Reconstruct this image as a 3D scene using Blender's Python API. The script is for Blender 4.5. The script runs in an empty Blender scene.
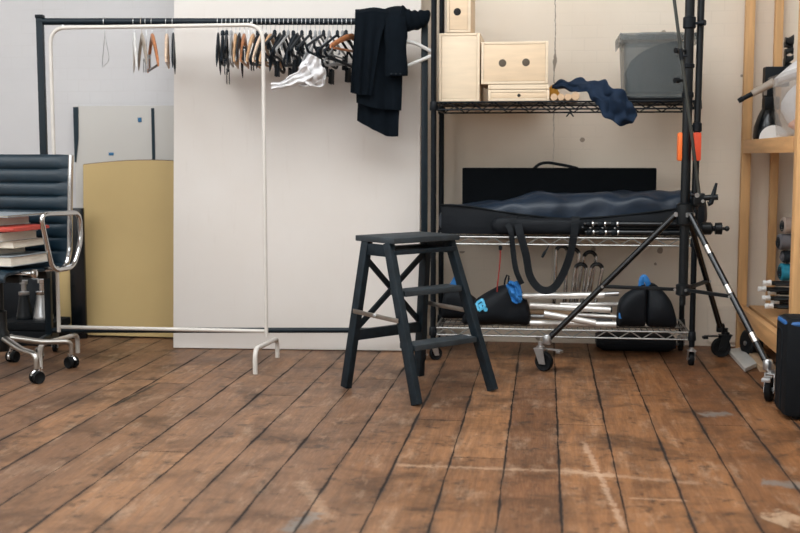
import bpy, bmesh, math, random
from mathutils import Vector, Matrix, noise

C = bpy.context.scene.collection
SC = bpy.context.scene
V = Vector
R = math.radians
PI = math.pi
random.seed(7)

# ------------------------------------------------------------------ camera
CAM_H, FPX, YAW = 0.92, 1130.0, R(7.3)
PITCH = math.atan(110 / FPX)
cyw, syw = math.cos(YAW), math.sin(YAW)


def ray(px, py):
    x, y = (px - 400) / FPX, (266.5 - py) / FPX
    F = math.cos(PITCH) + y * math.sin(PITCH)
    z = -math.sin(PITCH) + y * math.cos(PITCH)
    return x * cyw - F * syw, x * syw + F * cyw, z, F


def at_y(px, py, Y):          # the place point seen there at wall distance Y
    a, b, z, F = ray(px, py)
    t = Y / b
    return V((a * t, Y, CAM_H + z * t))


def at_z(px, py, z0=0.0):     # ... at height z0
    a, b, z, F = ray(px, py)
    t = (z0 - CAM_H) / z
    return V((a * t, b * t, z0))


cam_d = bpy.data.cameras.new('camera')
cam = bpy.data.objects.new('camera', cam_d)
C.objects.link(cam)
cam.location = (0, 0, CAM_H)
cam.rotation_euler = (PI / 2 - PITCH, 0, YAW)
cam_d.sensor_width = 36
cam_d.lens = FPX / 800 * 36
cam_d.clip_start = 0.05
cam_d.dof.use_dof = True
cam_d.dof.focus_distance = 4.45
cam_d.dof.aperture_fstop = 3.2
SC.camera = cam


# ------------------------------------------------------------------ materials
def lin(c):
    return tuple(((v / 255) / 12.92 if v / 255 <= 0.04045 else ((v / 255 + 0.055) / 1.055) ** 2.4) for v in c)


class NT:
    def __init__(self, name):
        self.m = bpy.data.materials.new(name)
        self.m.use_nodes = True
        self.t = self.m.node_tree
        self.b = self.t.nodes['Principled BSDF']

    def n(self, typ, **kw):
        nd = self.t.nodes.new(typ)
        for k, v in kw.items():
            setattr(nd, k, v)
        return nd

    def l(self, a, b):
        self.t.links.new(a, b)

    def math(self, op, a, b=None, c=None, clamp=False):
        nd = self.n('ShaderNodeMath', operation=op)
        nd.use_clamp = clamp
        for i, v in enumerate((a, b, c)):
            if v is None:
                continue
            if isinstance(v, (int, float)):
                nd.inputs[i].default_value = v
            else:
                self.l(v, nd.inputs[i])
        return nd.outputs[0]

    def mix(self, fac, a, b):
        nd = self.n('ShaderNodeMix', data_type='RGBA')
        for s, v in ((nd.inputs[0], fac), (nd.inputs[6], a), (nd.inputs[7], b)):
            if isinstance(v, (int, float)):
                s.default_value = v
            elif isinstance(v, tuple):
                s.default_value = (*v[:3], 1)
            else:
                self.l(v, s)
        return nd.outputs[2]

    def noise(self, vec, scale, detail=3, rough=0.5, dist=0.0):
        nd = self.n('ShaderNodeTexNoise')
        nd.inputs['Scale'].default_value = scale
        nd.inputs['Detail'].default_value = detail
        nd.inputs['Roughness'].default_value = rough
        nd.inputs['Distortion'].default_value = dist
        if vec is not None:
            self.l(vec, nd.inputs['Vector'])
        return nd.outputs['Fac']

    def ramp(self, fac, lo, hi):
        nd = self.n('ShaderNodeMapRange')
        nd.inputs[1].default_value = lo
        nd.inputs[2].default_value = hi
        self.l(fac, nd.inputs[0])
        return nd.outputs[0]

    def bump(self, h, strength=0.2, dist=0.01):
        nd = self.n('ShaderNodeBump')
        nd.inputs['Strength'].default_value = strength
        nd.inputs['Distance'].default_value = dist
        self.l(h, nd.inputs['Height'])
        self.l(nd.outputs[0], self.b.inputs['Normal'])


def mat(name, col, rough=0.5, metal=0.0, var=0.12, scale=18, bump=0.0, bscale=60, spec=0.5, sheen=0.0, stretch=None, coat=0.0):
    k = NT(name)
    c = lin(col)
    tc = k.n('ShaderNodeTexCoord').outputs['Object']
    if stretch:
        mp = k.n('ShaderNodeMapping')
        mp.inputs['Scale'].default_value = stretch
        k.l(tc, mp.inputs['Vector'])
        tc = mp.outputs[0]
    f = k.noise(tc, scale, 4)
    f = k.ramp(f, 0.3, 0.7)
    col_o = k.mix(f, tuple(v * (1 - var) for v in c), tuple(min(1, v * (1 + var)) for v in c))
    k.l(col_o, k.b.inputs['Base Color'])
    k.b.inputs['Roughness'].default_value = rough
    k.b.inputs['Metallic'].default_value = metal
    k.b.inputs['Specular IOR Level'].default_value = spec
    if sheen:
        k.b.inputs['Sheen Weight'].default_value = sheen
        k.b.inputs['Sheen Roughness'].default_value = 0.4
    if coat:
        k.b.inputs['Coat Weight'].default_value = coat
    if bump:
        k.bump(k.noise(tc, bscale, 3), bump, 0.004)
    return k.m


M = {
    'black_paint': mat('black_worn_paint', (20, 31, 38), 0.5, var=0.35, scale=30, bump=0.15, spec=0.28),
    'black_metal': mat('black_metal', (13, 17, 20), 0.38, var=0.2, spec=0.30),
    'rack_black': mat('rack_blue_black', (12, 26, 34), 0.42, var=0.15, spec=0.28),
    'gloss_black': mat('gloss_black_tube', (13, 16, 19), 0.22, var=0.2, spec=0.45),
    'black_plastic': mat('black_plastic', (15, 20, 25), 0.45, var=0.15, spec=0.20),
    'hanger_black': mat('hanger_black', (18, 27, 35), 0.42, var=0.25, spec=0.20),
    'hanger_grey': mat('hanger_grey', (150, 150, 150), 0.4, var=0.2),
    'hanger_white': mat('hanger_white', (226, 224, 220), 0.4, var=0.04),
    'hanger_taupe': mat('hanger_taupe', (165, 152, 138), 0.5, var=0.1),
    'rubber': mat('black_rubber', (15, 17, 19), 0.7, var=0.15, spec=0.20),
    'nylon': mat('black_nylon', (17, 21, 26), 0.6, var=0.2, scale=9, bump=0.25, bscale=40, spec=0.20),
    'navy_nylon': mat('navy_nylon', (28, 40, 54), 0.38, var=0.25, scale=9, bump=0.3, bscale=30, spec=0.32),
    'felt': mat('black_felt', (11, 14, 17), 0.9, var=0.1, bump=0.2, bscale=200, spec=0.08),
    'jacket': mat('black_jersey', (13, 19, 25), 0.85, var=0.15, scale=40, bump=0.3, bscale=300, spec=0.06),
    'navy_cloth': mat('navy_cloth', (22, 38, 58), 0.75, var=0.2, scale=14, bump=0.2, bscale=160, spec=0.20),
    'strap': mat('black_webbing', (19, 23, 27), 0.7, var=0.15, scale=80, bump=0.3, bscale=400, spec=0.20),
    'leather': mat('navy_leather', (12, 34, 46), 0.4, var=0.15, scale=12, bump=0.12, bscale=120),
    'chrome': mat('chrome', (205, 205, 205), 0.12, 1.0, var=0.04),
    'alu': mat('brushed_aluminium', (188, 184, 178), 0.32, 1.0, var=0.08),
    'pipe': mat('silver_pipe', (226, 222, 216), 0.34, 0.65, var=0.1, scale=25),
    'deck_wire': mat('dull_wire', (70, 70, 69), 0.5, 0.5, var=0.1),
    'zinc': mat('grey_wire', (176, 176, 172), 0.4, 0.9, var=0.1),
    'wire_black': mat('black_wire', (24, 28, 32), 0.4, 0.6, var=0.15, spec=0.20),
    'steel': mat('steel', (178, 178, 178), 0.28, 0.85, var=0.15),
    'white_paint': mat('white_rack_paint', (208, 202, 194), 0.4, var=0.04),
    'birch': mat('birch_ply', (222, 197, 165), 0.5, var=0.07, scale=6, stretch=(1, 1, 7), bump=0.04),
    'birch_pale': mat('pale_birch_ply', (226, 206, 178), 0.5, var=0.06, scale=6, stretch=(1, 1, 7)),
    'dowel': mat('dowel_wood', (196, 165, 132), 0.6, var=0.12, scale=20),
    'pine': mat('pine', (206, 160, 108), 0.55, var=0.14, scale=5, stretch=(9, 9, 0.7), bump=0.08),
    'pine_y': mat('pine_plank', (200, 152, 102), 0.55, var=0.14, scale=5, stretch=(9, 0.7, 9), bump=0.08),
    'wood_orange': mat('orange_wood', (176, 114, 74), 0.4, var=0.2, scale=14, stretch=(6, 1, 6)),
    'wood_tan': mat('tan_wood', (200, 158, 118), 0.45, var=0.15, scale=14, stretch=(6, 1, 6)),
    'wood_pale': mat('pale_wood', (214, 188, 164), 0.45, var=0.12, scale=14, stretch=(6, 1, 6)),
    'wood_dark': mat('dark_brown_wood', (74, 48, 36), 0.4, var=0.2, scale=14, stretch=(6, 1, 6)),
    'strut': mat('strut_grey', (58, 60, 56), 0.35, 0.3, var=0.2),
    'tread': mat('worn_tread', (40, 48, 53), 0.6, var=0.4, scale=16, bump=0.2),
    'hole': mat('dark_recess', (16, 15, 14), 0.8, var=0.1),
    'felt_grey': mat('grey_hole_lining', (92, 82, 70), 0.9, var=0.1),
    'yellow_board': mat('mustard_board', (192, 166, 114), 0.7, var=0.05, scale=2.5, bump=0.05, bscale=200),
    'grey_board': mat('grey_sheet', (190, 186, 180), 0.5, var=0.02, scale=2),
    'tape_blue': mat('blue_tape', (40, 104, 146), 0.6, var=0.1),
    'tape_dark': mat('dark_tape', (36, 50, 58), 0.6, var=0.15, spec=0.20),
    'blue_cloth': mat('blue_webbing', (38, 112, 178), 0.65, var=0.15, scale=30, bump=0.2),
    'blue_trim': mat('blue_trim', (40, 92, 150), 0.5, var=0.1),
    'print_cyan': mat('cyan_print', (84, 178, 216), 0.6, var=0.08),
    'orange': mat('orange_plastic', (238, 112, 40), 0.45, var=0.06),
    'orange_red': mat('red_orange_plastic', (214, 72, 36), 0.45, var=0.06),
    'gauze': mat('white_gauze', (212, 210, 210), 0.85, var=0.08, scale=20, bump=0.5, bscale=90),
    'white_plastic': mat('white_plastic', (228, 228, 226), 0.4, var=0.03),
    'paper': mat('paper_pages', (214, 206, 192), 0.8, var=0.12, scale=120, stretch=(0.2, 0.2, 6)),
    'cover_white': mat('white_cover', (210, 210, 208), 0.4, var=0.08, scale=20),
    'cover_red': mat('red_cover', (176, 66, 54), 0.5, var=0.1),
    'cover_grey': mat('grey_cover', (130, 136, 140), 0.45, var=0.12),
    'cover_tan': mat('tan_cover', (172, 160, 142), 0.5, var=0.1),
    'mat_beige': mat('beige_foam', (170, 152, 140), 0.85, var=0.08, bump=0.2, bscale=150),
    'mat_grey': mat('grey_foam', (104, 102, 106), 0.85, var=0.08, bump=0.2, bscale=150),
    'mat_black': mat('black_foam', (34, 38, 42), 0.85, var=0.1, bump=0.2, bscale=150, spec=0.20),
    'mat_teal': mat('teal_foam', (30, 130, 154), 0.7, var=0.08, bump=0.2, bscale=150),
    'red_cord': mat('red_cord', (150, 44, 38), 0.7, var=0.4, scale=160),
    'frame_white': mat('window_paint', (225, 225, 222), 0.5, var=0.03),
    'mustard_cloth': mat('mustard_cloth', (206, 150, 56), 0.8, var=0.15),
    'peach': mat('peach_packet', (206, 142, 112), 0.6, var=0.2, scale=25),
    'slate': mat('slate_blue_packet', (84, 98, 122), 0.6, var=0.2, scale=25),
    'suit': mat('black_case_fabric', (12, 16, 20), 0.75, var=0.12, bump=0.25, bscale=240, spec=0.20),
    'white_board_strip': mat('white_laminate', (192, 190, 184), 0.35, var=0.04),
}


def see_mat(name, tint, alpha, rough):
    k = NT(name)
    tc = k.n('ShaderNodeTexCoord').outputs['Object']
    f = k.noise(tc, 7, 4)
    k.l(k.mix(f, tuple(v * 0.9 for v in lin(tint)), lin(tint)), k.b.inputs['Base Color'])
    k.b.inputs['Roughness'].default_value = rough
    k.l(k.ramp(k.noise(tc, 3, 3), -1.5 + alpha, 2.0), k.b.inputs['Roughness']) if False else None
    k.b.inputs['Alpha'].default_value = alpha
    return k.m


M['tub_dark'] = see_mat('smoky_plastic', (112, 118, 118), 0.42, 0.3)
M['tub_clear'] = see_mat('frosted_plastic', (218, 213, 208), 0.2, 0.25)


def floor_mat():
    k = NT('floor_boards')
    pos = k.n('ShaderNodeTexCoord').outputs['Object']
    sx = k.n('ShaderNodeSeparateXYZ')
    k.l(pos, sx.inputs[0])
    X, Y = sx.outputs[0], sx.outputs[1]
    W = 0.1635
    wob = k.math('MULTIPLY', k.math('SUBTRACT', k.noise(pos, 3.0, 7, 0.72), 0.5), 0.015)
    u = k.math('DIVIDE', k.math('ADD', k.math('ADD', X, wob), 0.1115 + W * 60), W)
    idx = k.math('FLOOR', u)
    fr = k.math('FRACT', u)

    def rnd(off):
        wn = k.n('ShaderNodeTexWhiteNoise', noise_dimensions='1D')
        k.l(k.math('ADD', idx, off), wn.inputs['W'])
        return wn.outputs['Value']
    r1, r2, r3 = rnd(0.3), rnd(17.7), rnd(41.2)
    # butt joints
    v = k.math('ADD', k.math('DIVIDE', Y, 3.1), k.math('MULTIPLY', r2, 1.0))
    vf = k.math('FRACT', k.math('ADD', v, 20))
    vi = k.math('FLOOR', k.math('ADD', v, 20))
    wn = k.n('ShaderNodeTexWhiteNoise', noise_dimensions='2D')
    cb = k.n('ShaderNodeCombineXYZ')
    k.l(idx, cb.inputs[0]); k.l(vi, cb.inputs[1])
    k.l(cb.outputs[0], wn.inputs['Vector'])
    rb = wn.outputs['Value']
    # gaps
    gw = k.math('MULTIPLY', k.ramp(k.noise(pos, 3.2, 4, 0.6), 0.42, 0.66), 0.040)
    gw = k.math('ADD', gw, 0.012)
    edge = k.math('MINIMUM', fr, k.math('SUBTRACT', 1.0, fr))
    gap = k.math('SUBTRACT', 1.0, k.math('SMOOTH_MIN', k.math('DIVIDE', edge, gw), 1.0, 0.4), clamp=True)
    gap = k.math('MULTIPLY', gap, 1.5, clamp=True)
    je = k.math('MULTIPLY', k.math('MINIMUM', vf, k.math('SUBTRACT', 1.0, vf)), 3.1)
    jgap = k.math('SUBTRACT', 1.0, k.math('DIVIDE', je, 0.003), clamp=True)
    gapall = k.math('MAXIMUM', gap, jgap)
    # grain
    mp = k.n('ShaderNodeMapping')
    mp.inputs['Scale'].default_value = (14, 1.0, 1)
    k.l(pos, mp.inputs['Vector'])
    off = k.n('ShaderNodeCombineXYZ')
    k.l(k.math('MULTIPLY', idx, 3.7), off.inputs[1])
    va = k.n('ShaderNodeVectorMath', operation='ADD')
    k.l(mp.outputs[0], va.inputs[0]); k.l(off.outputs[0], va.inputs[1])
    gv = va.outputs[0]
    g1 = k.ramp(k.noise(gv, 2.5, 6, 0.65, 0.6), 0.36, 0.64)
    g2 = k.noise(gv, 14, 3, 0.6)
    base = k.mix(rb, lin((112, 70, 40)), lin((182, 128, 82)))
    base = k.mix(k.math('MULTIPLY', g1, 0.68), base, lin((80, 50, 30)))
    base = k.mix(k.math('MULTIPLY', k.ramp(g2, 0.45, 0.8), 0.35), base, lin((198, 156, 120)))
    # greyish sheen put into the left boards' colour, redder brown to the right
    wx = k.ramp(k.math('ADD', X, k.math('MULTIPLY', k.math('SUBTRACT', k.noise(pos, 1.2, 4), 0.5), 1.6)), -0.7, 0.7)
    base = k.mix(k.math('MULTIPLY', k.math('SUBTRACT', 1.0, wx), 0.36), base, lin((122, 102, 88)))
    base = k.mix(k.math('MULTIPLY', wx, 0.34), base, lin((122, 72, 38)))
    # blotchy dark stains
    st = k.ramp(k.noise(pos, 3.2, 7, 0.72, 0.5), 0.47, 0.64)
    base = k.mix(k.math('MULTIPLY', st, 0.72), base, lin((62, 42, 30)))
    st2 = k.ramp(k.noise(pos, 12, 6, 0.72), 0.55, 0.64)
    base = k.mix(k.math('MULTIPLY', st2, 0.7), base, lin((50, 38, 32)))
    # pale scuffs
    mp2 = k.n('ShaderNodeMapping')
    mp2.inputs['Scale'].default_value = (4, 1.1, 1)
    k.l(pos, mp2.inputs['Vector'])
    sc = k.ramp(k.noise(mp2.outputs[0], 3.4, 7, 0.75), 0.54, 0.66)
    base = k.mix(k.math('MULTIPLY', sc, 0.26), base, lin((212, 182, 152)))

    def line(p, q, wdt, col, amt):
        nonlocal base
        d = (q - p).to_2d()
        L = d.length
        d = d / L
        ax = k.math('SUBTRACT', X, p.x); ay = k.math('SUBTRACT', Y, p.y)
        t = k.math('ADD', k.math('MULTIPLY', ax, d.x), k.math('MULTIPLY', ay, d.y))
        h = k.math('ABSOLUTE', k.math('ADD', k.math('MULTIPLY', ax, -d.y), k.math('MULTIPLY', ay, d.x)))
        nz = k.noise(pos, 34, 6, 0.8)
        h = k.math('ADD', h, k.math('MULTIPLY', k.math('SUBTRACT', nz, 0.46), wdt * 4.5))
        a = k.math('SUBTRACT', 1.0, k.math('DIVIDE', h, wdt), clamp=True)
        e = k.math('MINIMUM', k.math('DIVIDE', t, L * 0.06), k.math('DIVIDE', k.math('SUBTRACT', L, t), L * 0.06))
        e = k.math('MINIMUM', k.math('MAXIMUM', e, 0.0), 1.0)
        a = k.math('MULTIPLY', k.math('MULTIPLY', k.math('MULTIPLY', a, 1.8, clamp=True), e), amt)
        base = k.mix(a, base, lin(col))
    soot = k.math('SUBTRACT', 1.0, k.math('DIVIDE', edge, 0.13), clamp=True)
    soot = k.math('MULTIPLY', soot, k.ramp(k.noise(pos, 5, 6, 0.7), 0.42, 0.64))
    base = k.mix(k.math('MULTIPLY', soot, 0.75), base, lin((44, 33, 27)))
    pale = (206, 174, 144)
    line(at_z(392, 465), at_z(560, 471), 0.022, pale, 0.36)
    line(at_z(552, 470), at_z(705, 484), 0.024, pale, 0.3)
    line(at_z(583, 440), at_z(626, 533), 0.014, (206, 174, 146), 0.45)
    line(at_z(628, 498), at_z(690, 501), 0.01, pale, 0.4)
    line(at_z(560, 470), at_z(616, 477), 0.05, pale, 0.35)
    line(at_z(770, 522), at_z(800, 516), 0.08, (216, 186, 154), 0.5)
    line(at_z(300, 480), at_z(330, 520), 0.03, (196, 168, 140), 0.25)
    line(at_z(112, 407), at_z(160, 382), 0.012, (20, 18, 17), 0.95)
    line(at_z(700, 415), at_z(731, 413), 0.05, (122, 118, 112), 0.75)
    line(at_z(760, 482), at_z(812, 487), 0.045, (122, 118, 112), 0.75)
    line(at_z(284, 532), at_z(320, 512), 0.035, (122, 118, 112), 0.75)
    base = k.mix(0.17, base, lin((70, 48, 22)))
    base = k.mix(k.math('MULTIPLY', gapall, 0.94), base, lin((22, 17, 15)))
    k.l(base, k.b.inputs['Base Color'])
    ro = k.math('ADD', 0.36, k.math('MULTIPLY', k.noise(pos, 5, 4), 0.26))
    ro = k.math('ADD', ro, k.math('MULTIPLY', gapall, 0.3), clamp=True)
    k.l(ro, k.b.inputs['Roughness'])
    k.b.inputs['Specular IOR Level'].default_value = 0.34
    hgt = k.math('SUBTRACT', k.math('MULTIPLY', g2, 0.12), gapall)
    hgt = k.math('ADD', hgt, k.math('MULTIPLY', k.noise(pos, 3, 3), 0.5))
    k.bump(hgt, 0.35, 0.006)
    return k.m


def wall_mat():
    k = NT('painted_brick_wall')
    pos = k.n('ShaderNodeTexCoord').outputs['Object']
    sx = k.n('ShaderNodeSeparateXYZ')
    k.l(pos, sx.inputs[0])
    X, Y, Z = sx.outputs
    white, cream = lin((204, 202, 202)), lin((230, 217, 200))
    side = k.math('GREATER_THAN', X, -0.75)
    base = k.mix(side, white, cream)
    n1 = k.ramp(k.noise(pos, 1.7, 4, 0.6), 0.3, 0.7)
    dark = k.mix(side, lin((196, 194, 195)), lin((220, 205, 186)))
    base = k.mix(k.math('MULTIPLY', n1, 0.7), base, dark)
    # faint courses of brick under the paint
    br = k.n('ShaderNodeTexBrick')
    cmb = k.n('ShaderNodeCombineXYZ')
    k.l(X, cmb.inputs[0]); k.l(Z, cmb.inputs[1])
    k.l(cmb.outputs[0], br.inputs['Vector'])
    br.inputs['Scale'].default_value = 4.2
    br.inputs['Mortar Size'].default_value = 0.012
    br.inputs['Color1'].default_value = (1, 1, 1, 1); br.inputs['Color2'].default_value = (.96, .96, .96, 1)
    br.inputs['Mortar'].default_value = (0, 0, 0, 1)
    mort = k.math('MULTIPLY', br.outputs['Fac'], k.ramp(k.noise(pos, 4, 3), 0.45, 0.8))
    base = k.mix(k.math('MULTIPLY', mort, 0.10), base, lin((150, 140, 130)))
    # small chips and nail holes
    vo = k.n('ShaderNodeTexVoronoi')
    vo.inputs['Scale'].default_value = 5.5
    k.l(pos, vo.inputs['Vector'])
    hole = k.math('LESS_THAN', k.math('ADD', vo.outputs['Distance'], k.math('MULTIPLY', k.noise(pos, 40, 2), 0.08)), 0.125)
    hole = k.math('MULTIPLY', hole, k.math('MULTIPLY', side, k.math('GREATER_THAN', k.noise(pos, 2.4, 2), 0.45)))
    base = k.mix(k.math('MULTIPLY', hole, 0.7), base, lin((110, 90, 72)))
    # the crack
    p = at_y(555, 30, 5.6)
    cx = k.math('ABSOLUTE', k.math('SUBTRACT', k.math('ADD', X, k.math('MULTIPLY', k.math('SUBTRACT', k.noise(pos, 14, 6, 0.7), 0.5), 0.03)), p.x))
    zt = at_y(555, 68, 5.6).z
    cw = k.math('ADD', 0.0025, k.math('MULTIPLY', k.math('SUBTRACT', 1.0, k.math('DIVIDE', k.math('ABSOLUTE', k.math('SUBTRACT', Z, zt + 0.03)), 0.05), clamp=True), 0.006))
    cr = k.math('LESS_THAN', cx, cw)
    fade = k.ramp(Z, 0.7, zt)
    cr = k.math('MULTIPLY', cr, k.math('MAXIMUM', fade, 0.25))
    base = k.mix(k.math('MULTIPLY', cr, 0.75), base, lin((96, 84, 72)))
    k.l(base, k.b.inputs['Base Color'])
    k.b.inputs['Roughness'].default_value = 0.7
    h = k.math('SUBTRACT', k.math('MULTIPLY', k.noise(pos, 18, 4), 0.4), k.math('ADD', k.math('MULTIPLY', mort, 0.6), k.math('ADD', hole, cr)))
    k.bump(h, 0.25, 0.006)
    return k.m


def panel_mat():
    k = NT('white_board_paint')
    pos = k.n('ShaderNodeTexCoord').outputs['Object']
    n1 = k.ramp(k.noise(pos, 1.4, 4, 0.6), 0.3, 0.7)
    base = k.mix(n1, lin((222, 216, 210)), lin((216, 208, 200)))
    mp = k.n('ShaderNodeMapping')
    mp.inputs['Scale'].default_value = (6, 1, 0.6)
    k.l(pos, mp.inputs['Vector'])
    s = k.ramp(k.noise(mp.outputs[0], 6, 4, 0.6), 0.62, 0.78)
    base = k.mix(k.math('MULTIPLY', s, 0.15), base, lin((186, 172, 160)))
    k.l(base, k.b.inputs['Base Color'])
    k.b.inputs['Roughness'].default_value = 0.55
    k.bump(k.noise(pos, 26, 4, 0.6), 0.12, 0.004)
    return k.m


M['floor'] = floor_mat()
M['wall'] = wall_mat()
M['panel'] = panel_mat()
M['side_wall'] = mat('plain_wall_paint', (206, 202, 196), 0.75, var=0.03, scale=2)
M['ceiling'] = mat('ceiling_paint', (215, 213, 208), 0.8, var=0.02, scale=2)


# ------------------------------------------------------------------ mesh builder
class MB:
    def __init__(self):
        self.v, self.f = [], []

    def add(self, vs, fs, T=None):
        b = len(self.v)
        self.v += [(T @ V(p)) if T else V(p) for p in vs]
        self.f += [tuple(b + i for i in q) for q in fs]
        return self

    def box(self, c, s, T=None, bevel=0.0, rz=0.0):
        bm = bmesh.new()
        bmesh.ops.create_cube(bm, size=1, matrix=Matrix.Diagonal((*s, 1)))
        if bevel:
            bmesh.ops.bevel(bm, geom=list(bm.edges), offset=bevel, segments=2, affect='EDGES', profile=0.6)
        m = Matrix.Translation(V(c)) @ Matrix.Rotation(rz, 4, 'Z')
        if T:
            m = T @ m
        bm.verts.index_update()
        self.add([v.co.copy() for v in bm.verts], [[v.index for v in f.verts] for f in bm.faces], m)
        bm.free()
        return self

    def beam(self, p0, p1, w, h, up=V((0, 0, 1)), bevel=0.002):
        p0, p1 = V(p0), V(p1)
        z = (p1 - p0)
        L = z.length
        z = z / L
        x = V(up).cross(z)
        if x.length < 1e-4:
            x = V((1, 0, 0)).cross(z)
        x.normalize()
        y = z.cross(x)
        T = Matrix((x, y, z)).transposed().to_4x4()
        T.translation = (p0 + p1) / 2
        return self.box((0, 0, 0), (w, h, L), T, bevel)

    def tube(self, pts, r, seg=10, closed=False, caps=True, flat=1.0, up=None):
        pts = [V(p) for p in pts]
        n = len(pts)
        rs = r if isinstance(r, (list, tuple)) else [r] * n
        tang = []
        for i in range(n):
            a = pts[(i - 1) % n] if (closed or i > 0) else pts[i]
            b = pts[(i + 1) % n] if (closed or i < n - 1) else pts[i]
            tang.append((b - a).normalized())
        ref = V(up) if up else (V((0, 0, 1)) if abs(tang[0].z) < 0.9 else V((1, 0, 0)))
        nrm = (ref - tang[0] * ref.dot(tang[0])).normalized()
        base = len(self.v)
        for i in range(n):
            if up:
                nrm = (V(up) - tang[i] * V(up).dot(tang[i]))
                nrm.normalize()
            elif i:
                q = tang[i - 1].rotation_difference(tang[i])
                nrm = q @ nrm
                nrm = (nrm - tang[i] * nrm.dot(tang[i])).normalized()
            bn = tang[i].cross(nrm)
            for k in range(seg):
                a = 2 * PI * k / seg
                self.v.append(pts[i] + nrm * (math.cos(a) * rs[i] * flat) + bn * (math.sin(a) * rs[i]))
        m = n if closed else n - 1
        for i in range(m):
            j = (i + 1) % n
            for k in range(seg):
                l = (k + 1) % seg
                self.f.append((base + i * seg + k, base + i * seg + l, base + j * seg + l, base + j * seg + k))
        if caps and not closed:
            self.f.append(tuple(base + k for k in range(seg))[::-1])
            self.f.append(tuple(base + (n - 1) * seg + k for k in range(seg)))
        return self

    def rod(self, a, b, r, seg=10, r2=None):
        return self.tube([a, b], [r, r if r2 is None else r2], seg)

    def lathe(self, prof, T=None, seg=20):
        vs, fs = [], []
        for r, z in prof:
            for k in range(seg):
                a = 2 * PI * k / seg
                vs.append((max(r, 1e-4) * math.cos(a), max(r, 1e-4) * math.sin(a), z))
        for i in range(len(prof) - 1):
            for k in range(seg):
                l = (k + 1) % seg
                fs.append((i * seg + k, i * seg + l, (i + 1) * seg + l, (i + 1) * seg + k))
        fs.append(tuple(range(seg))[::-1])
        fs.append(tuple((len(prof) - 1) * seg + k for k in range(seg)))
        return self.add(vs, fs, T)

    def prism(self, pts, d, T=None):     # outline in x,z extruded along y from 0 to d
        n = len(pts)
        vs = [(x, 0, z) for x, z in pts] + [(x, d, z) for x, z in pts]
        fs = [tuple(range(n)), tuple(range(2 * n - 1, n - 1, -1))]
        fs += [(i, i + n, (i + 1) % n + n, (i + 1) % n) for i in range(n)]
        return self.add(vs, fs, T)

    def grid(self, fn, nu, nv):
        b = len(self.v)
        for i in range(nu + 1):
            for j in range(nv + 1):
                self.v.append(V(fn(i / nu, j / nv)))
        for i in range(nu):
            for j in range(nv):
                p = b + i * (nv + 1) + j
                self.f.append((p, p + 1, p + nv + 2, p + nv + 1))
        return self

    def sheet(self, fn, nu, nv, th):      # closed thick sheet
        g = MB().grid(fn, nu, nv)
        n = len(g.v)
        nr = [V((0, 0, 0)) for _ in range(n)]
        for f in g.f:
            a, b, c, d = (g.v[i] for i in f)
            q = (c - a).cross(d - b)
            for i in f:
                nr[i] += q
        vs = []
        for sgn in (0.5, -0.5):
            for p, q in zip(g.v, nr):
                q = q.normalized() if q.length > 1e-12 else V((0, 0, 0))
                vs.append(p + q * (th * sgn))
        fs = list(g.f) + [tuple(n + i for i in reversed(f)) for f in g.f]
        w = nv + 1
        rim = [j for j in range(w)] + [i * w + nv for i in range(1, nu + 1)] + [nu * w + j for j in range(nv - 1, -1, -1)] + [i * w for i in range(nu - 1, 0, -1)]
        for a, b in zip(rim, rim[1:] + rim[:1]):
            fs.append((a, b, b + n, a + n))
        return self.add(vs, fs)

    def loft(self, stations, seg=20, expo=2.6, nz=0.0, nsc=6.0, axis='X', seed=0.0):
        """stations: (x, yc, zc, half depth, half height) closed soft body along x"""
        vs, fs = [], []
        n = len(stations)
        for x, yc, zc, d, h in stations:
            for k in range(seg):
                a = 2 * PI * k / seg
                ca, sa = math.cos(a), math.sin(a)
                y = math.copysign(abs(ca) ** (2 / expo), ca) * d
                z = math.copysign(abs(sa) ** (2 / expo), sa) * h
                p = V((x, yc + y, zc + z))
                if nz:
                    q = noise.noise_vector(p * nsc + V((seed, seed, seed)))
                    w = 1.0 if sa > -0.8 else 0.15
                    p += V((q.x * 0.6, q.y, q.z)) * nz * w
                vs.append(p)
        for i in range(n - 1):
            for k in range(seg):
                l = (k + 1) % seg
                fs.append((i * seg + k, i * seg + l, (i + 1) * seg + l, (i + 1) * seg + k))
        fs.append(tuple(range(seg))[::-1])
        fs.append(tuple((n - 1) * seg + k for k in range(seg)))
        if axis == 'Y':
            vs = [V((-p.y, p.x, p.z)) for p in vs]
        return self.add(vs, fs)


def wmat(o):
    m = o.matrix_basis.copy()
    while o.parent is not None:
        o = o.parent
        m = o.matrix_basis @ m
    return m


def tag(o, label, cat, group=None):
    o['label'] = label
    o['category'] = cat
    if group:
        o['group'] = group
    return o


def thing(name, label, cat, loc=(0, 0, 0), rz=0.0, group=None):
    o = bpy.data.objects.new(name, None)
    C.objects.link(o)
    o.empty_display_size = 0.1
    o.location = loc
    o.rotation_euler = (0, 0, rz)
    return tag(o, label, cat, group)


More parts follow.
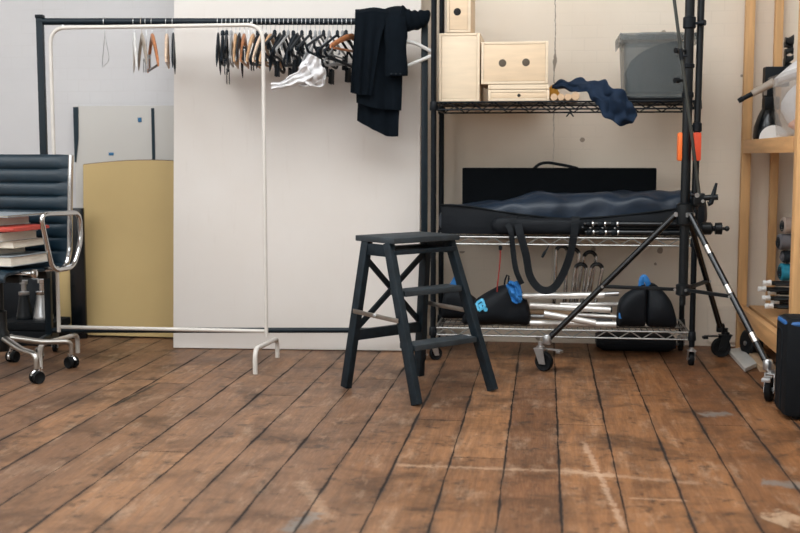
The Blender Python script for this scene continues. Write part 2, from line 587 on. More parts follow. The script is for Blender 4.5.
def obj(name, mb, m, parent=None, world=False, smooth=40, label=None, subsurf=0):
    """link a builder as one mesh object; world=True: its points are place coordinates"""
    vs = mb.v
    loc = None
    if parent is not None:
        if world:
            inv = wmat(parent).inverted()
            vs = [inv @ p for p in vs]
    else:
        lo = [min(p[i] for p in vs) for i in range(3)]
        hi = [max(p[i] for p in vs) for i in range(3)]
        loc = V(((lo[0] + hi[0]) / 2, (lo[1] + hi[1]) / 2, lo[2]))
        vs = [p - loc for p in vs]
    me = bpy.data.meshes.new(name)
    me.from_pydata([tuple(p) for p in vs], [], mb.f)
    bm = bmesh.new()
    bm.from_mesh(me)
    bmesh.ops.recalc_face_normals(bm, faces=bm.faces)
    bm.to_mesh(me)
    bm.free()
    if smooth:
        me.polygons.foreach_set('use_smooth', [True] * len(me.polygons))
        me.set_sharp_from_angle(angle=R(smooth))
    me.materials.append(M[m] if isinstance(m, str) else m)
    o = bpy.data.objects.new(name, me)
    C.objects.link(o)
    if parent is not None:
        o.parent = parent
    else:
        o.location = loc
    if label:
        o['label'] = label
    if subsurf:
        s = o.modifiers.new('sub', 'SUBSURF')
        s.levels = s.render_levels = subsurf
    return o


def struct(name, mb, m, parent=None, smooth=30):
    vs = mb.v
    me = bpy.data.meshes.new(name)
    me.from_pydata([tuple(p) for p in vs], [], mb.f)
    me.materials.append(M[m])
    o = bpy.data.objects.new(name, me)
    C.objects.link(o)
    o['kind'] = 'structure'
    if parent:
        o.parent = parent
    return o


def kids(o):
    return [x for x in C.objects if x.parent == o]


def dup(root, loc, rz, label=None, group=None):
    r = root.copy()
    C.objects.link(r)
    r.location = loc
    r.rotation_euler = (0, 0, rz)
    if label:
        r['label'] = label
    if group:
        r['group'] = group
    for ch in kids(root):
        c = ch.copy()
        C.objects.link(c)
        c.parent = r
        for g in kids(ch):
            d = g.copy()
            C.objects.link(d)
            d.parent = c
    return r


def arc(c, a, b, r, t0, t1, n=8):
    c, a, b = V(c), V(a), V(b)
    return [c + (a * math.cos(t) + b * math.sin(t)) * r for t in [t0 + (t1 - t0) * i / n for i in range(n + 1)]]


def fillet(pts, r, n=6, closed=False):
    pts = [V(p) for p in pts]
    out = []
    m = len(pts)
    for i, p in enumerate(pts):
        if not closed and i in (0, m - 1):
            out.append(p)
            continue
        a, b = pts[i - 1], pts[(i + 1) % m]
        da, db = (a - p), (b - p)
        rr = min(r, da.length * 0.45, db.length * 0.45)
        s, e = p + da.normalized() * rr, p + db.normalized() * rr
        for k in range(n + 1):
            t = k / n
            out.append(s * (1 - t) ** 2 + p * 2 * t * (1 - t) + e * t * t)
    return out


def smooth_path(pts, n=8):
    pts = [V(p) for p in pts]
    out = []
    for i in range(len(pts) - 1):
        p0, p1, p2, p3 = pts[max(i - 1, 0)], pts[i], pts[i + 1], pts[min(i + 2, len(pts) - 1)]
        for k in range(n):
            t = k / n
            out.append(0.5 * ((2 * p1) + (p2 - p0) * t + (2 * p0 - 5 * p1 + 4 * p2 - p3) * t * t + (3 * p1 - p0 - 3 * p2 + p3) * t ** 3))
    out.append(pts[-1])
    return out


def interp(tab, x):
    for (a, va), (b, vb) in zip(tab, tab[1:]):
        if x <= b:
            t = (x - a) / (b - a) if b > a else 0
            return va + (vb - va) * max(0, min(1, t))
    return tab[-1][1]


# ------------------------------------------------------------------ the room
XL, XR, YF, YB, ZC = -4.6, 1.62, -3.6, 5.6, 3.3
struct('floor', MB().box(((XL + XR) / 2, (YF + YB) / 2, -0.05), (XR - XL + .4, YB - YF + .4, 0.1)), 'floor')
KX0, KX1, KY0, KY1 = -3.0, 1.2, 1.3, 3.9          # rooflight
mb = MB()
for x0_, x1_, y0_, y1_ in ((XL - .2, XR + .2, YF - .2, KY0), (XL - .2, XR + .2, KY1, YB + .2), (XL - .2, KX0, KY0, KY1), (KX1, XR + .2, KY0, KY1)):
    mb.box(((x0_ + x1_) / 2, (y0_ + y1_) / 2, ZC + .05), (x1_ - x0_, y1_ - y0_, .1))
struct('ceiling', mb, 'ceiling')
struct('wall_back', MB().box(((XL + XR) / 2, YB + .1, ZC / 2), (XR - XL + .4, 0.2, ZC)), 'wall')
struct('wall_right', MB().box((XR + .1, (YF + YB) / 2, ZC / 2), (0.2, YB - YF, ZC)), 'side_wall')


def holed(axis, pos, a0, a1, holes, z0, z1):
    """a wall with window openings; axis 'x': wall runs along y at x=pos"""
    mb = MB()

    def seg(u0, u1, w0, w1):
        if axis == 'x':
            mb.box((pos, (u0 + u1) / 2, (w0 + w1) / 2), (0.2, u1 - u0, w1 - w0))
        else:
            mb.box(((u0 + u1) / 2, pos, (w0 + w1) / 2), (u1 - u0, 0.2, w1 - w0))
    seg(a0, a1, 0, z0)
    seg(a0, a1, z1, ZC)
    cur = a0
    for h0, h1 in holes:
        seg(cur, h0, z0, z1)
        cur = h1
    seg(cur, a1, z0, z1)
    return mb


LH = [(-2.9, -0.9), (-0.3, 1.7), (2.2, 3.9)]
FH = [(-4.2, -2.4), (-1.6, 0.2)]
WZ0, WZ1 = 1.7, 3.15
struct('wall_left', holed('x', XL - .1, YF, YB, LH, WZ0, WZ1), 'side_wall')
struct('wall_front', holed('y', YF - .1, XL - .2, XR + .2, FH, WZ0, WZ1), 'side_wall')


def portal(loc, rot, sx, sy):
    d = bpy.data.lights.new('window_daylight', 'AREA')
    d.shape = 'RECTANGLE'
    d.size, d.size_y = sx, sy
    o = bpy.data.objects.new('window_daylight', d)
    C.objects.link(o)
    o.location = loc
    o.rotation_euler = rot
    d.cycles.is_portal = True
    return o


wi = 1
for axis, holes in (('x', LH), ('y', FH)):
    for h0, h1 in holes:
        mb = MB()
        pos = XL - .1 if axis == 'x' else YF - .1
        us = [h0 + .03, (h0 + h1) / 2, h1 - .03]
        zs = [WZ0 + .03, (WZ0 + WZ1) / 2, WZ1 - .03]
        for u in us:
            c, s = ((pos, u, (WZ0 + WZ1) / 2), (.06, .06, WZ1 - WZ0))
            if axis == 'y':
                c, s = (u, pos, c[2]), (.06, .06, s[2])
            mb.box(c, s)
        for z in zs:
            L = h1 - h0
            mb.box((pos, (h0 + h1) / 2, z) if axis == 'x' else ((h0 + h1) / 2, pos, z), (.05, L, .06) if axis == 'x' else (L, .05, .06))
        struct('window_%d' % wi, mb, 'frame_white')
        wi += 1
        zc = (WZ0 + WZ1) / 2
        if axis == 'x':
            portal((XL - .21, (h0 + h1) / 2, zc), (0, -PI / 2, 0), WZ1 - WZ0, h1 - h0)
        else:
            portal(((h0 + h1) / 2, YF - .21, zc), (PI / 2, 0, 0), h1 - h0, WZ1 - WZ0)

mb = MB()
for x in (KX0 + .03, (KX0 + KX1) / 2, KX1 - .03):
    mb.box((x, (KY0 + KY1) / 2, ZC + .05), (.06, KY1 - KY0, .08))
for y in (KY0 + .03, (KY0 + KY1) / 2, KY1 - .03):
    mb.box(((KX0 + KX1) / 2, y, ZC + .05), (KX1 - KX0, .06, .07))
struct('window_%d' % wi, mb, 'frame_white')
portal(((KX0 + KX1) / 2, (KY0 + KY1) / 2, ZC + .12), (0, 0, 0), KX1 - KX0, KY1 - KY0)

world = bpy.data.worlds.new('World')
SC.world = world
world.use_nodes = True
bg = world.node_tree.nodes['Background']
bg.inputs[0].default_value = (0.93, 0.97, 1.0, 1)
bg.inputs[1].default_value = 6.6

# faint cover plate low on the back wall
p0, p1 = at_y(707, 343, 5.59), at_y(741, 306, 5.59)
mb = MB().box(((p0.x + p1.x) / 2, 5.594, (max(p0.z, .02) + p1.z) / 2), (p1.x - p0.x, 0.012, p1.z - max(p0.z, .02)), bevel=0.004)
struct('trim_1', mb, 'wall')

# ------------------------------------------------------------------ boards at the back
a, b = at_z(173, 348.75), at_z(419, 351.9)
d = (b - a).normalized()
nb = V((-d.y, d.x, 0))
LEAN = R(4.5)
upv = V((0, 0, math.cos(LEAN))) + nb * math.sin(LEAN)
thk = nb * math.cos(LEAN) - V((0, 0, math.sin(LEAN)))
T = Matrix((d, thk, upv)).transposed().to_4x4()
T.translation = a + V((0, 0, 0.004))
L = (b - a).length
o = obj('white_board', MB().box((L / 2, 0.017, 1.55), (L, 0.03, 3.1), T, 0.004), 'panel')
tag(o, 'huge off-white board leaning on the back wall behind the clothes rails', 'board')

# grey sheet with dark tape
a, b = at_y(72.5, 106, 5.56), at_y(176, 106, 5.56)
gs = thing('grey_sheet', 'pale grey sheet with dark tape strips behind the mustard board', 'board', ((a.x + b.x) / 2 + .1, 5.56, 0))
obj('sheet', MB().box(((a.x + b.x) / 2 + .1, 5.575, a.z / 2), (b.x - a.x + .2, 0.008, a.z), bevel=0.001), 'grey_board', gs, True)
p, q = at_y(72.5, 107, 5.56), at_y(78, 162, 5.56)
obj('tape_strip', MB().prism([(p.x, p.z), (p.x + .027, p.z), (p.x + .024, p.z - .16), (p.x + .008, p.z - .28), (p.x, p.z - .28)], 0.003, Matrix.Translation((0, 5.566, 0))), 'tape_dark', gs, True, label='dark tape strip along the left edge')
p, q = at_y(150.5, 108, 5.56), at_y(155, 175, 5.56)
obj('tape_strip', MB().box(((p.x + q.x) / 2, 5.569, (p.z + q.z) / 2), (q.x - p.x, 0.003, p.z - q.z)), 'tape_dark', gs, True, label='dark tape strip near the white board')
for x, y, w_, h_, r_ in ((139, 119.7, .019, .022, 0), (110.5, 154, .026, .014, .1)):
    p = at_y(x, y, 5.56)
    obj('tape_mark', MB().box((p.x, 5.569, p.z), (w_, 0.003, h_), bevel=0.0005), 'tape_blue', gs, True, label='small blue tape mark')

# mustard board
a = at_z(83, 334.5)
a.y = 5.47
bx = at_y(196, 335, 5.47).x
zl, zr = at_y(83, 166, 5.5).z, at_y(173, 164, 5.5).z
ax = at_y(83, 300, 5.47).x
w = bx - ax
top = [(w * t, zl + (zr - zl) * min(1, t * 1.2) + 0.016 * math.sin(PI * min(1, t))) for t in [i / 10 for i in range(11)]]
bot = [(w * t, 0.0 + 0.004 * (1 - t)) for t in [1, .75, .5, .25, 0]]
ln = R(3.2)
T = Matrix.Translation((ax, 5.47, 0.008)) @ Matrix.Rotation(-ln, 4, 'X')
yb = thing('mustard_board', 'mustard fabric-faced board with arched top beside the office chair', 'board', (ax + w / 2, 5.47, 0))
obj('face', MB().prism(top + bot, 0.012, T), 'yellow_board', yb, True, smooth=0)
T2 = T.copy()
fr = MB().tube([T @ V((x, 0.006, z)) for x, z in top], 0.0035, 6).tube([T @ V((0, .006, 0)), T @ V((0, .006, zl))], 0.0035, 6)
obj('edging', fr, 'wood_dark', yb, True, label='thin dark edging')

# dark panel and tan offcut between chair and mustard board
p, q = at_y(71, 300, 5.42), at_y(83.2, 208, 5.42)
o = obj('dark_sheet', MB().box(((p.x + q.x) / 2, 5.425, q.z / 2), (q.x - p.x, 0.02, q.z), bevel=0.003), 'gloss_black')
tag(o, 'dark glossy panel standing upright between office chair and mustard board', 'panel')
p, q = at_y(59, 330, 5.44), at_y(70.5, 268, 5.44)
o = obj('tan_offcut', MB().box(((p.x + q.x) / 2, 5.445, q.z / 2), (q.x - p.x, 0.015, q.z), bevel=0.002), 'yellow_board')
tag(o, 'narrow tan board offcut standing behind the chrome arm of the office chair', 'board')
# black case and chrome stand base behind chair
p, q = at_y(6, 336, 5.25), at_y(54, 322, 5.2)
bc = thing('equipment_case', 'low black equipment case on the floor behind the office chair', 'case', ((p.x + q.x) / 2, 5.28, 0))
obj('body', MB().box((0, 0, q.z * .32), (q.x - p.x, 0.22, q.z * .64), bevel=.008), 'suit', bc)
obj('lid', MB().box((0, 0, q.z * .83), (q.x - p.x + .006, 0.226, q.z * .34), bevel=.008), 'suit', bc)
zc = q.z + .001
for i, (px, hh, rr, mm, nm, lb) in enumerate(((43, 0.155, 0.05, 'steel', 'chrome_canister', 'shiny chrome canister on the black case behind the office chair'),
                                              (24.5, 0.15, 0.04, 'black_metal', 'lens_barrel', 'black cylinder with silver ring on the case behind the office chair'))):
    x = at_y(px, 310, 5.28).x
    cn = thing(nm, lb, 'canister', (x, 5.28, zc))
    obj('body', MB().lathe([(rr * .98, 0), (rr, .01), (rr * .96, .02), (rr * .8, hh * .4), (rr * .62, hh * .66), (rr * .6, hh * .8)]), mm, cn)
    obj('collar', MB().lathe([(rr * .62, hh * .8), (rr * .66, hh * .82), (rr * .66, hh * .9), (rr * .3, hh * .92), (rr * .3, hh * 1.15), (rr * .5, hh * 1.17), (rr * .5, hh * 1.28)]), 'chrome' if i == 0 else 'steel', cn)


st = []
xa_, xb_ = at_y(-12, 300, 5.5).x, at_y(58, 300, 5.5).x
for i in range(15):
    t = i / 14
    hh = .40 * (.86 + .14 * math.sin(t * 7)) * (1 if 0 < i < 14 else .6)
    st.append((xa_ + (xb_ - xa_) * t, 5.505, hh / 2 + .003, .07, hh / 2))
o = obj('dark_bag', MB().loft(st, 20, nz=.01, nsc=10), 'nylon', subsurf=1)
tag(o, 'dark bag slumped on the floor against the wall behind the office chair', 'bag')
# ------------------------------------------------------------------ casters
def caster(parent, name, pos, ang, r=0.03, w=0.02, body='steel', twin=False, local=True, zr=None):
    """a swivel caster: fork (part) with its wheel (sub-part); pos = contact point under the wheel"""
    x, y, z = pos
    c, s = math.cos(ang), math.sin(ang)
    T = Matrix.Translation((x, y, z)) @ Matrix.Rotation(ang, 4, 'Z')
    mb = MB()
    off = r * 0.45
    if twin:
        mb.add([], [])
        mb.lathe([(0.008, r * 1.1), (0.008, r * 2.5)], T @ Matrix.Translation((off, 0, 0)), 10)
        mb.tube([T @ p for p in arc((0, 0, r), V((1, 0, 0)), V((0, 0, 1)), r * 1.0, -.3, PI * .9, 10)], w * .32, 8)
    else:
        for sd in (-1, 1):
            mb.prism([(-r * .35, r * .75), (r * .35, r * .75), (off + r * .55, r * 2.25), (off - r * .55, r * 2.25)], 0.003, T @ Matrix.Translation((0, sd * (w * .5 + .004) - .0015, 0)))
        mb.box((off, 0, r * 2.28), (r * 1.2, w + .014, 0.005), T)
        mb.lathe([(r * .42, r * 2.3), (r * .42, r * 2.55), (r * .25, r * 2.6), (r * .25, r * 3.0)], T @ Matrix.Translation((off, 0, 0)), 12)
        mb.rod(T @ V((0, -w * .5 - .008, r)), T @ V((0, w * .5 + .008, r)), r * .16, 8)
    o = obj(name, mb, body, parent, world=not local)
    wh = MB()
    X = T @ Matrix.Translation((0, 0, r)) @ Matrix.Rotation(PI / 2, 4, 'X')
    for sd in ((-1, 1) if twin else (0,)):
        ww = w * .42 if twin else w * .5
        wh.lathe([(r * .55, -ww * .5), (r * .9, -ww), (r, -ww * .6), (r, ww * .6), (r * .9, ww), (r * .55, ww * .5)], X @ Matrix.Translation((0, 0, sd * w * .62)), 20)
    obj('wheel', wh, 'rubber', o, world=not local)
    return o


# ------------------------------------------------------------------ white clothes rail
xl, xr, yr = -2.172, -1.212, 4.82
ztop = 1.484
wr = thing('clothes_rail', 'slim white tubular clothes rail with arched feet before the white board', 'clothes rail', ((xl + xr) / 2, yr, 0))
obj('hanging_bar', MB().tube(fillet([(xl, yr, 0.13), (xl, yr, ztop), (xr, yr, ztop), (xr, yr, 0.13)], 0.075, 10), 0.0085, 12), 'white_paint', wr, True)
obj('lower_bar', MB().rod((xl + .008, yr, 0.153), (xr - .008, yr, 0.153), 0.0085, 12), 'white_paint', wr, True)
for x in (xl, xr):
    foot = fillet([(x, yr - .2, 0.0), (x, yr - .2, .106), (x, yr + .2, .088), (x, yr + .2, 0.0)], 0.06, 8)
    obj('foot', MB().tube(foot, 0.0105, 12), 'white_paint', wr, True)
for x in (xl + .06, xr - .05):
    obj('screw_cap', MB().lathe([(.006, 0), (.006, .004), (.003, .006)], Matrix.Translation((x, yr, ztop + .007)), 10), 'white_plastic', wr, True)

# ------------------------------------------------------------------ black clothes rail
A = V((-2.278, 4.951, 0))
B = V((-0.550, 5.1722, 0))
D = (B - A).normalized()
Nn = V((-D.y, D.x, 0))
ZB = 1.528
br = thing('black_clothes_rail', 'large black steel clothes rail loaded with hangers', 'clothes rail', (A + B) / 2, math.atan2(D.y, D.x))
H2 = (B - A).length / 2
obj('hanging_bar', MB().rod((-H2 - .012, 0, ZB), (H2 + .012, 0, ZB), 0.0155, 16), 'rack_black', br)
for s in (-1, 1):
    po = obj('post', MB().box((s * H2, 0, (ZB + .03 + .09) / 2), (.03, .03, ZB + .03 - .09), bevel=.003), 'rack_black', br)
    obj('end_cap', MB().box((s * H2, 0, ZB + .022), (.036, .036, .016), bevel=.003), 'black_plastic', po)
    ft = obj('foot', MB().box((s * H2, -.02, .085), (.024, .26, .03), bevel=.003), 'rack_black', br)
    for t in (-1, 1):
        caster(br, 'caster', (s * H2 - .003, -.02 + t * .11, 0), R(90 * t), r=.024, w=.018)
obj('lower_bar', MB().rod((-H2, 0, .116), (H2, 0, .116), .0125, 14), 'rack_black', br)


def on_bar(px):               # the spot on the black bar seen at that column
    a_, b_, z_, F_ = ray(px, 21.5)
    t = (A.x * D.y - A.y * D.x) / (a_ * D.y - b_ * D.x)
    return V((a_ * t, b_ * t, ZB))


# ------------------------------------------------------------------ clothes hangers (origin: the bar's axis)
HR = 0.0215
HZ = 0.0155 + 0.002 - HR


def hook_mb(zn=-.058, r=.0016, mb=None):
    mb = mb or MB()
    pts = arc((0, 0, HZ), V((0, 1, 0)), V((0, 0, 1)), HR, PI * 1.12, -PI * .32, 16)
    pts += [V((0, .006, HZ - HR - .006)), V((0, 0, HZ - HR - .014)), V((0, 0, zn))]
    return mb.tube(pts, r, 6)


def wood_hanger(label, m, hookm='steel', group=None, bar=True, drop=.12, span=.205, barm=None):
    t = thing('clothes_hanger', label, 'hanger', (0, 0, 0), 0, group)
    obj('hook', hook_mb(), hookm, t)
    st = []
    for i in range(17):
        u = -1 + i / 8
        st.append((u * span, 0, -.064 - drop * abs(u) ** 1.35 - .003, .0085 - .002 * abs(u) if abs(u) < 1 else .004, .015 - .005 * abs(u)))
    obj('shoulder', MB().loft([(x, y, z, d_, h_) for x, y, z, d_, h_ in st], 10, axis='Y'), m, t)
    if bar:
        zb = -.067 - drop * .95
        obj('trouser_bar', MB().rod((0, -span * .86, zb - .008), (0, span * .86, zb - .008), .0055, 8), barm or m, t)
    return t


def tube_hanger(label, m, hookm='steel', group=None, r=.0048, drop=.115, span=.205, notch=True):
    t = thing('clothes_hanger', label, 'hanger', (0, 0, 0), 0, group)
    obj('hook', hook_mb(), hookm, t)
    z0 = -.058
    pts = fillet([(0, 0, z0), (0, span, z0 - drop), (0, span * .9, z0 - drop - .018), (0, -span * .9, z0 - drop - .018), (0, -span, z0 - drop)], .025, 5, closed=True)
    mb = MB().tube(pts, r, 8, closed=True)
    mb.lathe([(r * 1.5, z0 - .004), (r * 1.3, z0 + .014), (r * .6, z0 + .02)], None, 8)
    if notch:
        for s in (-1, 1):
            mb.rod((0, s * span * .55, z0 - drop * .55 + .002), (0, s * span * .55, z0 - drop * .55 - .03), r * .8, 6)
            mb.rod((0, s * span * .55, z0 - drop * .55 - .03), (0, s * span * .47, z0 - drop * .55 - .03), r * .8, 6)
    obj('shoulder', mb, m, t, label=None)
    return t


def flat_hanger(label, m, hookm='steel', group=None, drop=.125, span=.2):
    t = thing('clothes_hanger', label, 'hanger', (0, 0, 0), 0, group)
    obj('hook', hook_mb(), hookm, t)
    st = []
    for i in range(17):
        u = -1 + i / 8
        st.append((u * span, 0, -.066 - drop * abs(u) ** 1.2, .0062 if abs(u) < 1 else .003, .018 + .014 * abs(u)))
    obj('shoulder', MB().loft(st, 10, axis='Y'), m, t)
    return t


def clip_hanger(label, m, clipm, hookm='steel', group=None, zb=-.15, span=.16):
    t = thing('clothes_hanger', label, 'hanger', (0, 0, 0), 0, group)
    obj('hook', hook_mb(zb), hookm, t)
    obj('bar', MB().rod((0, -span, zb), (0, span, zb), .0036, 8), m, t)
    for s in (-.92, .92):
        mb = MB()
        for k in (-1, 1):
            mb.prism([(-.016, .014), (.016, .014), (.02, -.05), (-.02, -.05)], .003, Matrix.Translation((k * .0052 - .0015 + .0015, s * span, zb)) @ Matrix.Rotation(PI / 2, 4, 'Z') @ Matrix.Translation((0, -.0015, 0)))
        mb.box((0, s * span, zb + .005), (.008, .02, .01))
        obj('clip', mb, clipm, t)
    return t


GB = 'hangers packed on the black rail'
L_BLK = 'black plastic clothes hanger packed into the crowded stretch of the black rail'
L_CLP = 'dark clip hanger packed into the crowded stretch of the black rail'
L_GRY = 'grey-shouldered clothes hanger packed into the crowded stretch of the black rail'
protos = {}


def swivel(t, ang):
    for c_ in kids(t):
        if c_.name.startswith('hook'):
            c_.rotation_euler = (0, 0, ang)


def hang(key, px, yaw, label=None, group=None, maker=None):
    p = on_bar(px)
    if key in protos:
        r_ = dup(protos[key], p, yaw, label, group)
        swivel(r_, YAW - yaw)
        return r_
    t = maker()
    protos[key] = t
    t.location = p
    t.rotation_euler = (0, 0, yaw)
    swivel(t, YAW - yaw)
    return t


mk = {
    'blk': lambda: tube_hanger(L_BLK, 'hanger_black', group=GB, r=.0068),
    'flat': lambda: flat_hanger(L_BLK, 'hanger_black', group=GB),
    'clip': lambda: clip_hanger(L_CLP, 'steel', 'hanger_black', group='clip hangers on the black rail'),
    'grey': lambda: tube_hanger(L_GRY, 'hanger_grey', group='grey hangers on the black rail', r=.0052),
}
base_yaw = YAW + R(2)
def spring_hanger():
    t = tube_hanger(L_CLP, 'hanger_black', group='clip hangers on the black rail', r=.006, drop=.1)
    zb = -.205
    for s in (-.62, .62):
        mb = MB()
        for q in (-1, 1):
            mb.prism([(-.017, .012), (.017, .012), (.021, -.055), (-.021, -.055)], .003, Matrix.Translation((q * .0056, s * .2, zb)) @ Matrix.Rotation(PI / 2, 4, 'Z') @ Matrix.Translation((0, -.0015, 0)))
        mb.box((0, s * .2, zb + .006), (.009, .02, .012))
        obj('clip', mb, 'hanger_black', t)
    return t


mk['spr'] = spring_hanger
row = [(218, 'flat'), (222.5, 'blk'), (226.5, 'spr'), (231, 'grey'),
       (235.5, 'w1'), (239.5, 'flat'), (244, 'w2'), (248.5, 'clip'), (253, 'w3'), (257.5, 'blk'), (262, 'w4'),
       (266, 'flat'), (270.5, 'w5'), (275, 'blk'), (279.5, 'flat'), (284, 'spr'), (288.5, 'grey'), (293, 'blk'),
       (297.5, 'flat'), (302, 'spr'), (306, 'clip'), (310.5, 'spr'), (315, 'grey'), (319.5, 'grey'), (324, 'spr'),
       (328.5, 'grey'), (333, 'clip'), (337.5, 'spr'), (342, 'grey'), (346.5, 'blk')]
W = {
    'w1': ('tan wooden hanger, first wooden one from the left in the crowd on the black rail', 'wood_tan'),
    'w2': ('orange-brown wooden hanger between two dark ones on the black rail, second of the wooden ones', 'wood_orange'),
    'w3': ('honey wooden hanger just left of the white rail post, third wooden one in the crowd', 'wood_tan'),
    'w4': ('pale wooden hanger right behind the bend of the white rail', 'wood_pale'),
    'w5': ('tan wooden hanger just right of the white rail post, last before the black ones', 'wood_tan'),
}
for i, (px, k) in enumerate(row):
    yaw = R(14 - i * .95 + 2.6 * math.sin(i * .4))
    if k in W:
        hang(k, px, yaw, maker=lambda: wood_hanger(W[k][0], W[k][1], barm='wood_tan'))
    else:
        t = hang(k, px, yaw, maker=mk[k])
        t.rotation_euler = (R(7 * math.sin(i * 2.3) + random.uniform(-3, 3)), 0, yaw)
# the broad two-tone one beside the jacket
t = wood_hanger('orange wooden hanger with pale end, beside the hung black jacket', 'wood_orange', drop=.06)
t.location = on_bar(351.5)
t.rotation_euler = (0, 0, R(-17))
swivel(t, YAW - R(-17))

# loose ones at the left end of the black rail
for px, yaw, mkr in (
    (104.5, R(26), lambda: tube_hanger('thin wire hanger alone at the far left of the black rail', 'steel', r=.0013, notch=False)),
    (134, R(22), lambda: flat_hanger('white plastic hanger, leftmost of the loose cluster on the black rail', 'hanger_white', drop=.12)),
    (141.5, R(25), lambda: flat_hanger('taupe hanger with a wide cream hook between white and brown hangers', 'hanger_taupe', 'hanger_taupe', drop=.11)),
    (146, R(25), lambda: clip_hanger('steel clip hanger hung against the brown wooden hanger', 'steel', 'hanger_grey', zb=-.17, span=.12)),
    (152, R(26), lambda: wood_hanger('orange-brown wooden hanger with dark lower bar left of the white board edge', 'wood_orange', drop=.14, barm='wood_dark')),
    (166.5, R(17), lambda: wood_hanger('pale beige wooden hanger alone near the white board edge', 'wood_pale', drop=.12)),
    (173, R(17), lambda: flat_hanger('dark hanger in line with the left edge of the white board', 'hanger_black')),
):
    t = mkr()
    t.location = on_bar(px)
    t.rotation_euler = (0, 0, yaw)
    swivel(t, YAW - yaw)

# white gauze cloth hanging among the hangers
PX = 5.2 / FPX


def loc_bar(px, py, dy=0.0):       # bar-frame point: across (along D), depth toward the wall, height
    o_ = on_bar(px)
    return V((o_.x, o_.y, ZB - (py - 21.5) * PX)) + Nn * dy


gz = thing('gauze_cloth', 'crumpled white gauze scarf dangling below the black hangers', 'scarf', loc_bar(318, 88, -.24))


def gauze(path, halfw, dy, sd):
    cen = smooth_path([loc_bar(x, y, dy + .01 * math.sin(i * 1.7)) for i, (x, y) in enumerate(path)], 7)
    n = len(cen) - 1

    def fn(u, v):
        i = min(n, int(u * n + .5))
        c_ = cen[i]
        tg = (cen[min(n, i + 1)] - cen[max(0, i - 1)]).normalized()
        sd_ = tg.cross(Nn).normalized()
        hw = interp(halfw, u)
        q = c_ + sd_ * ((v - .5) * 2 * hw)
        f_ = math.sin(v * 15 + u * 3 + sd) * .006 + noise.noise(q * 18 + V((sd, 0, 0))) * .016 + noise.noise(q * 42) * .016
        return q + Nn * f_ + sd_ * noise.noise(q * 22) * .008
    return MB().sheet(fn, n, 14, .004)


obj('drape', gauze([(319, 60), (316, 66), (315, 73), (317, 79), (320, 84)], [(0, .022), (.3, .05), (.7, .052), (1, .03)], -.235, 1.0), 'gauze', gz, True)
obj('tail', gauze([(314, 74), (306, 79), (297, 83), (287, 87), (277, 88.5)], [(0, .03), (.4, .024), (.8, .013), (1, .02)], -.25, 4.0), 'gauze', gz, True)
obj('loop', gauze([(324, 70), (324, 78), (320, 83), (311, 84), (301, 83)], [(0, .012), (.4, .026), (1, .012)], -.215, 7.0), 'gauze', gz, True)

# ------------------------------------------------------------------ the jacket
jk = thing('black_jacket', 'black jacket slung over the right end of the black rail', 'jacket', loc_bar(384, 134, 0), math.atan2(D.y, D.x))


def jx(px):
    return (on_bar(px) - on_bar(384)).dot(D)


def jz(py):
    return (134 - py) * PX


ZBAR = jz(21.5)


def cloth(lft, rgt, bot, y0, back, sd, th=.007, nu=34, nv=26, fold=.011, top=.02):
    """a panel draped over the bar: px tables for the sides, bottom py per v"""
    def fn(u, v):
        px_bot = None
        zb = jz(interp(bot, v))
        ub = .26
        if u < ub:                       # the bit lying over the bar and a little down behind
            s = u / ub
            yy = interp([(0, .036), (.3, .034), (.5, .026), (.7, 0), (.88, y0 * .7), (1, y0)], s)
            zz = ZBAR + .004 * math.sin(v * 7 + sd) + interp([(0, -back), (.3, 0), (.5, .02), (.7, .029), (.88, .026), (1, .008)], s) + top - .02
            py = 134 - max(zz, ZBAR) / PX
        else:
            s = (u - ub) / (1 - ub)
            ztop_ = ZBAR + .008 + top - .02 + .004 * math.sin(v * 7 + sd)
            zz = ztop_ + (zb - ztop_) * s
            py = 134 - zz / PX
            yy = y0
        l_, r_ = jx(interp(lft, py)), jx(interp(rgt, py))
        x = l_ + (r_ - l_) * v
        amt = min(1, max(0.12, (u - ub) * 2.5 + .12))
        f_ = (math.sin(v * 17 + sd + zz * 6) * .6 + noise.noise(V((x * 16 + sd, zz * 5, 0))) * 1.1) * fold * amt
        return V((x, yy + f_, zz + noise.noise(V((x * 9, sd, 2))) * .008 * amt))
    return MB().sheet(fn, nu, nv, th)


obj('body', cloth([(10, 360), (95, 358), (120, 357), (134, 360)], [(10, 404), (60, 402), (134, 398)], [(0, 118), (.35, 127), (.7, 133), (1, 134)], -.042, .12, 0.3, top=.024), 'jacket', jk)
obj('front_panel', cloth([(10, 358), (60, 356), (110, 357)], [(10, 405), (60, 403), (110, 401)], [(0, 101), (.5, 107), (1, 109)], -.066, .1, 2.2, top=.034), 'jacket', jk)
obj('front_panel', cloth([(10, 356), (30, 355.5), (70, 352.5), (95, 351.5)], [(10, 390), (40, 381), (95, 372)], [(0, 91), (.4, 94), (1, 95)], -.09, .08, 4.1, top=.044), 'jacket', jk)
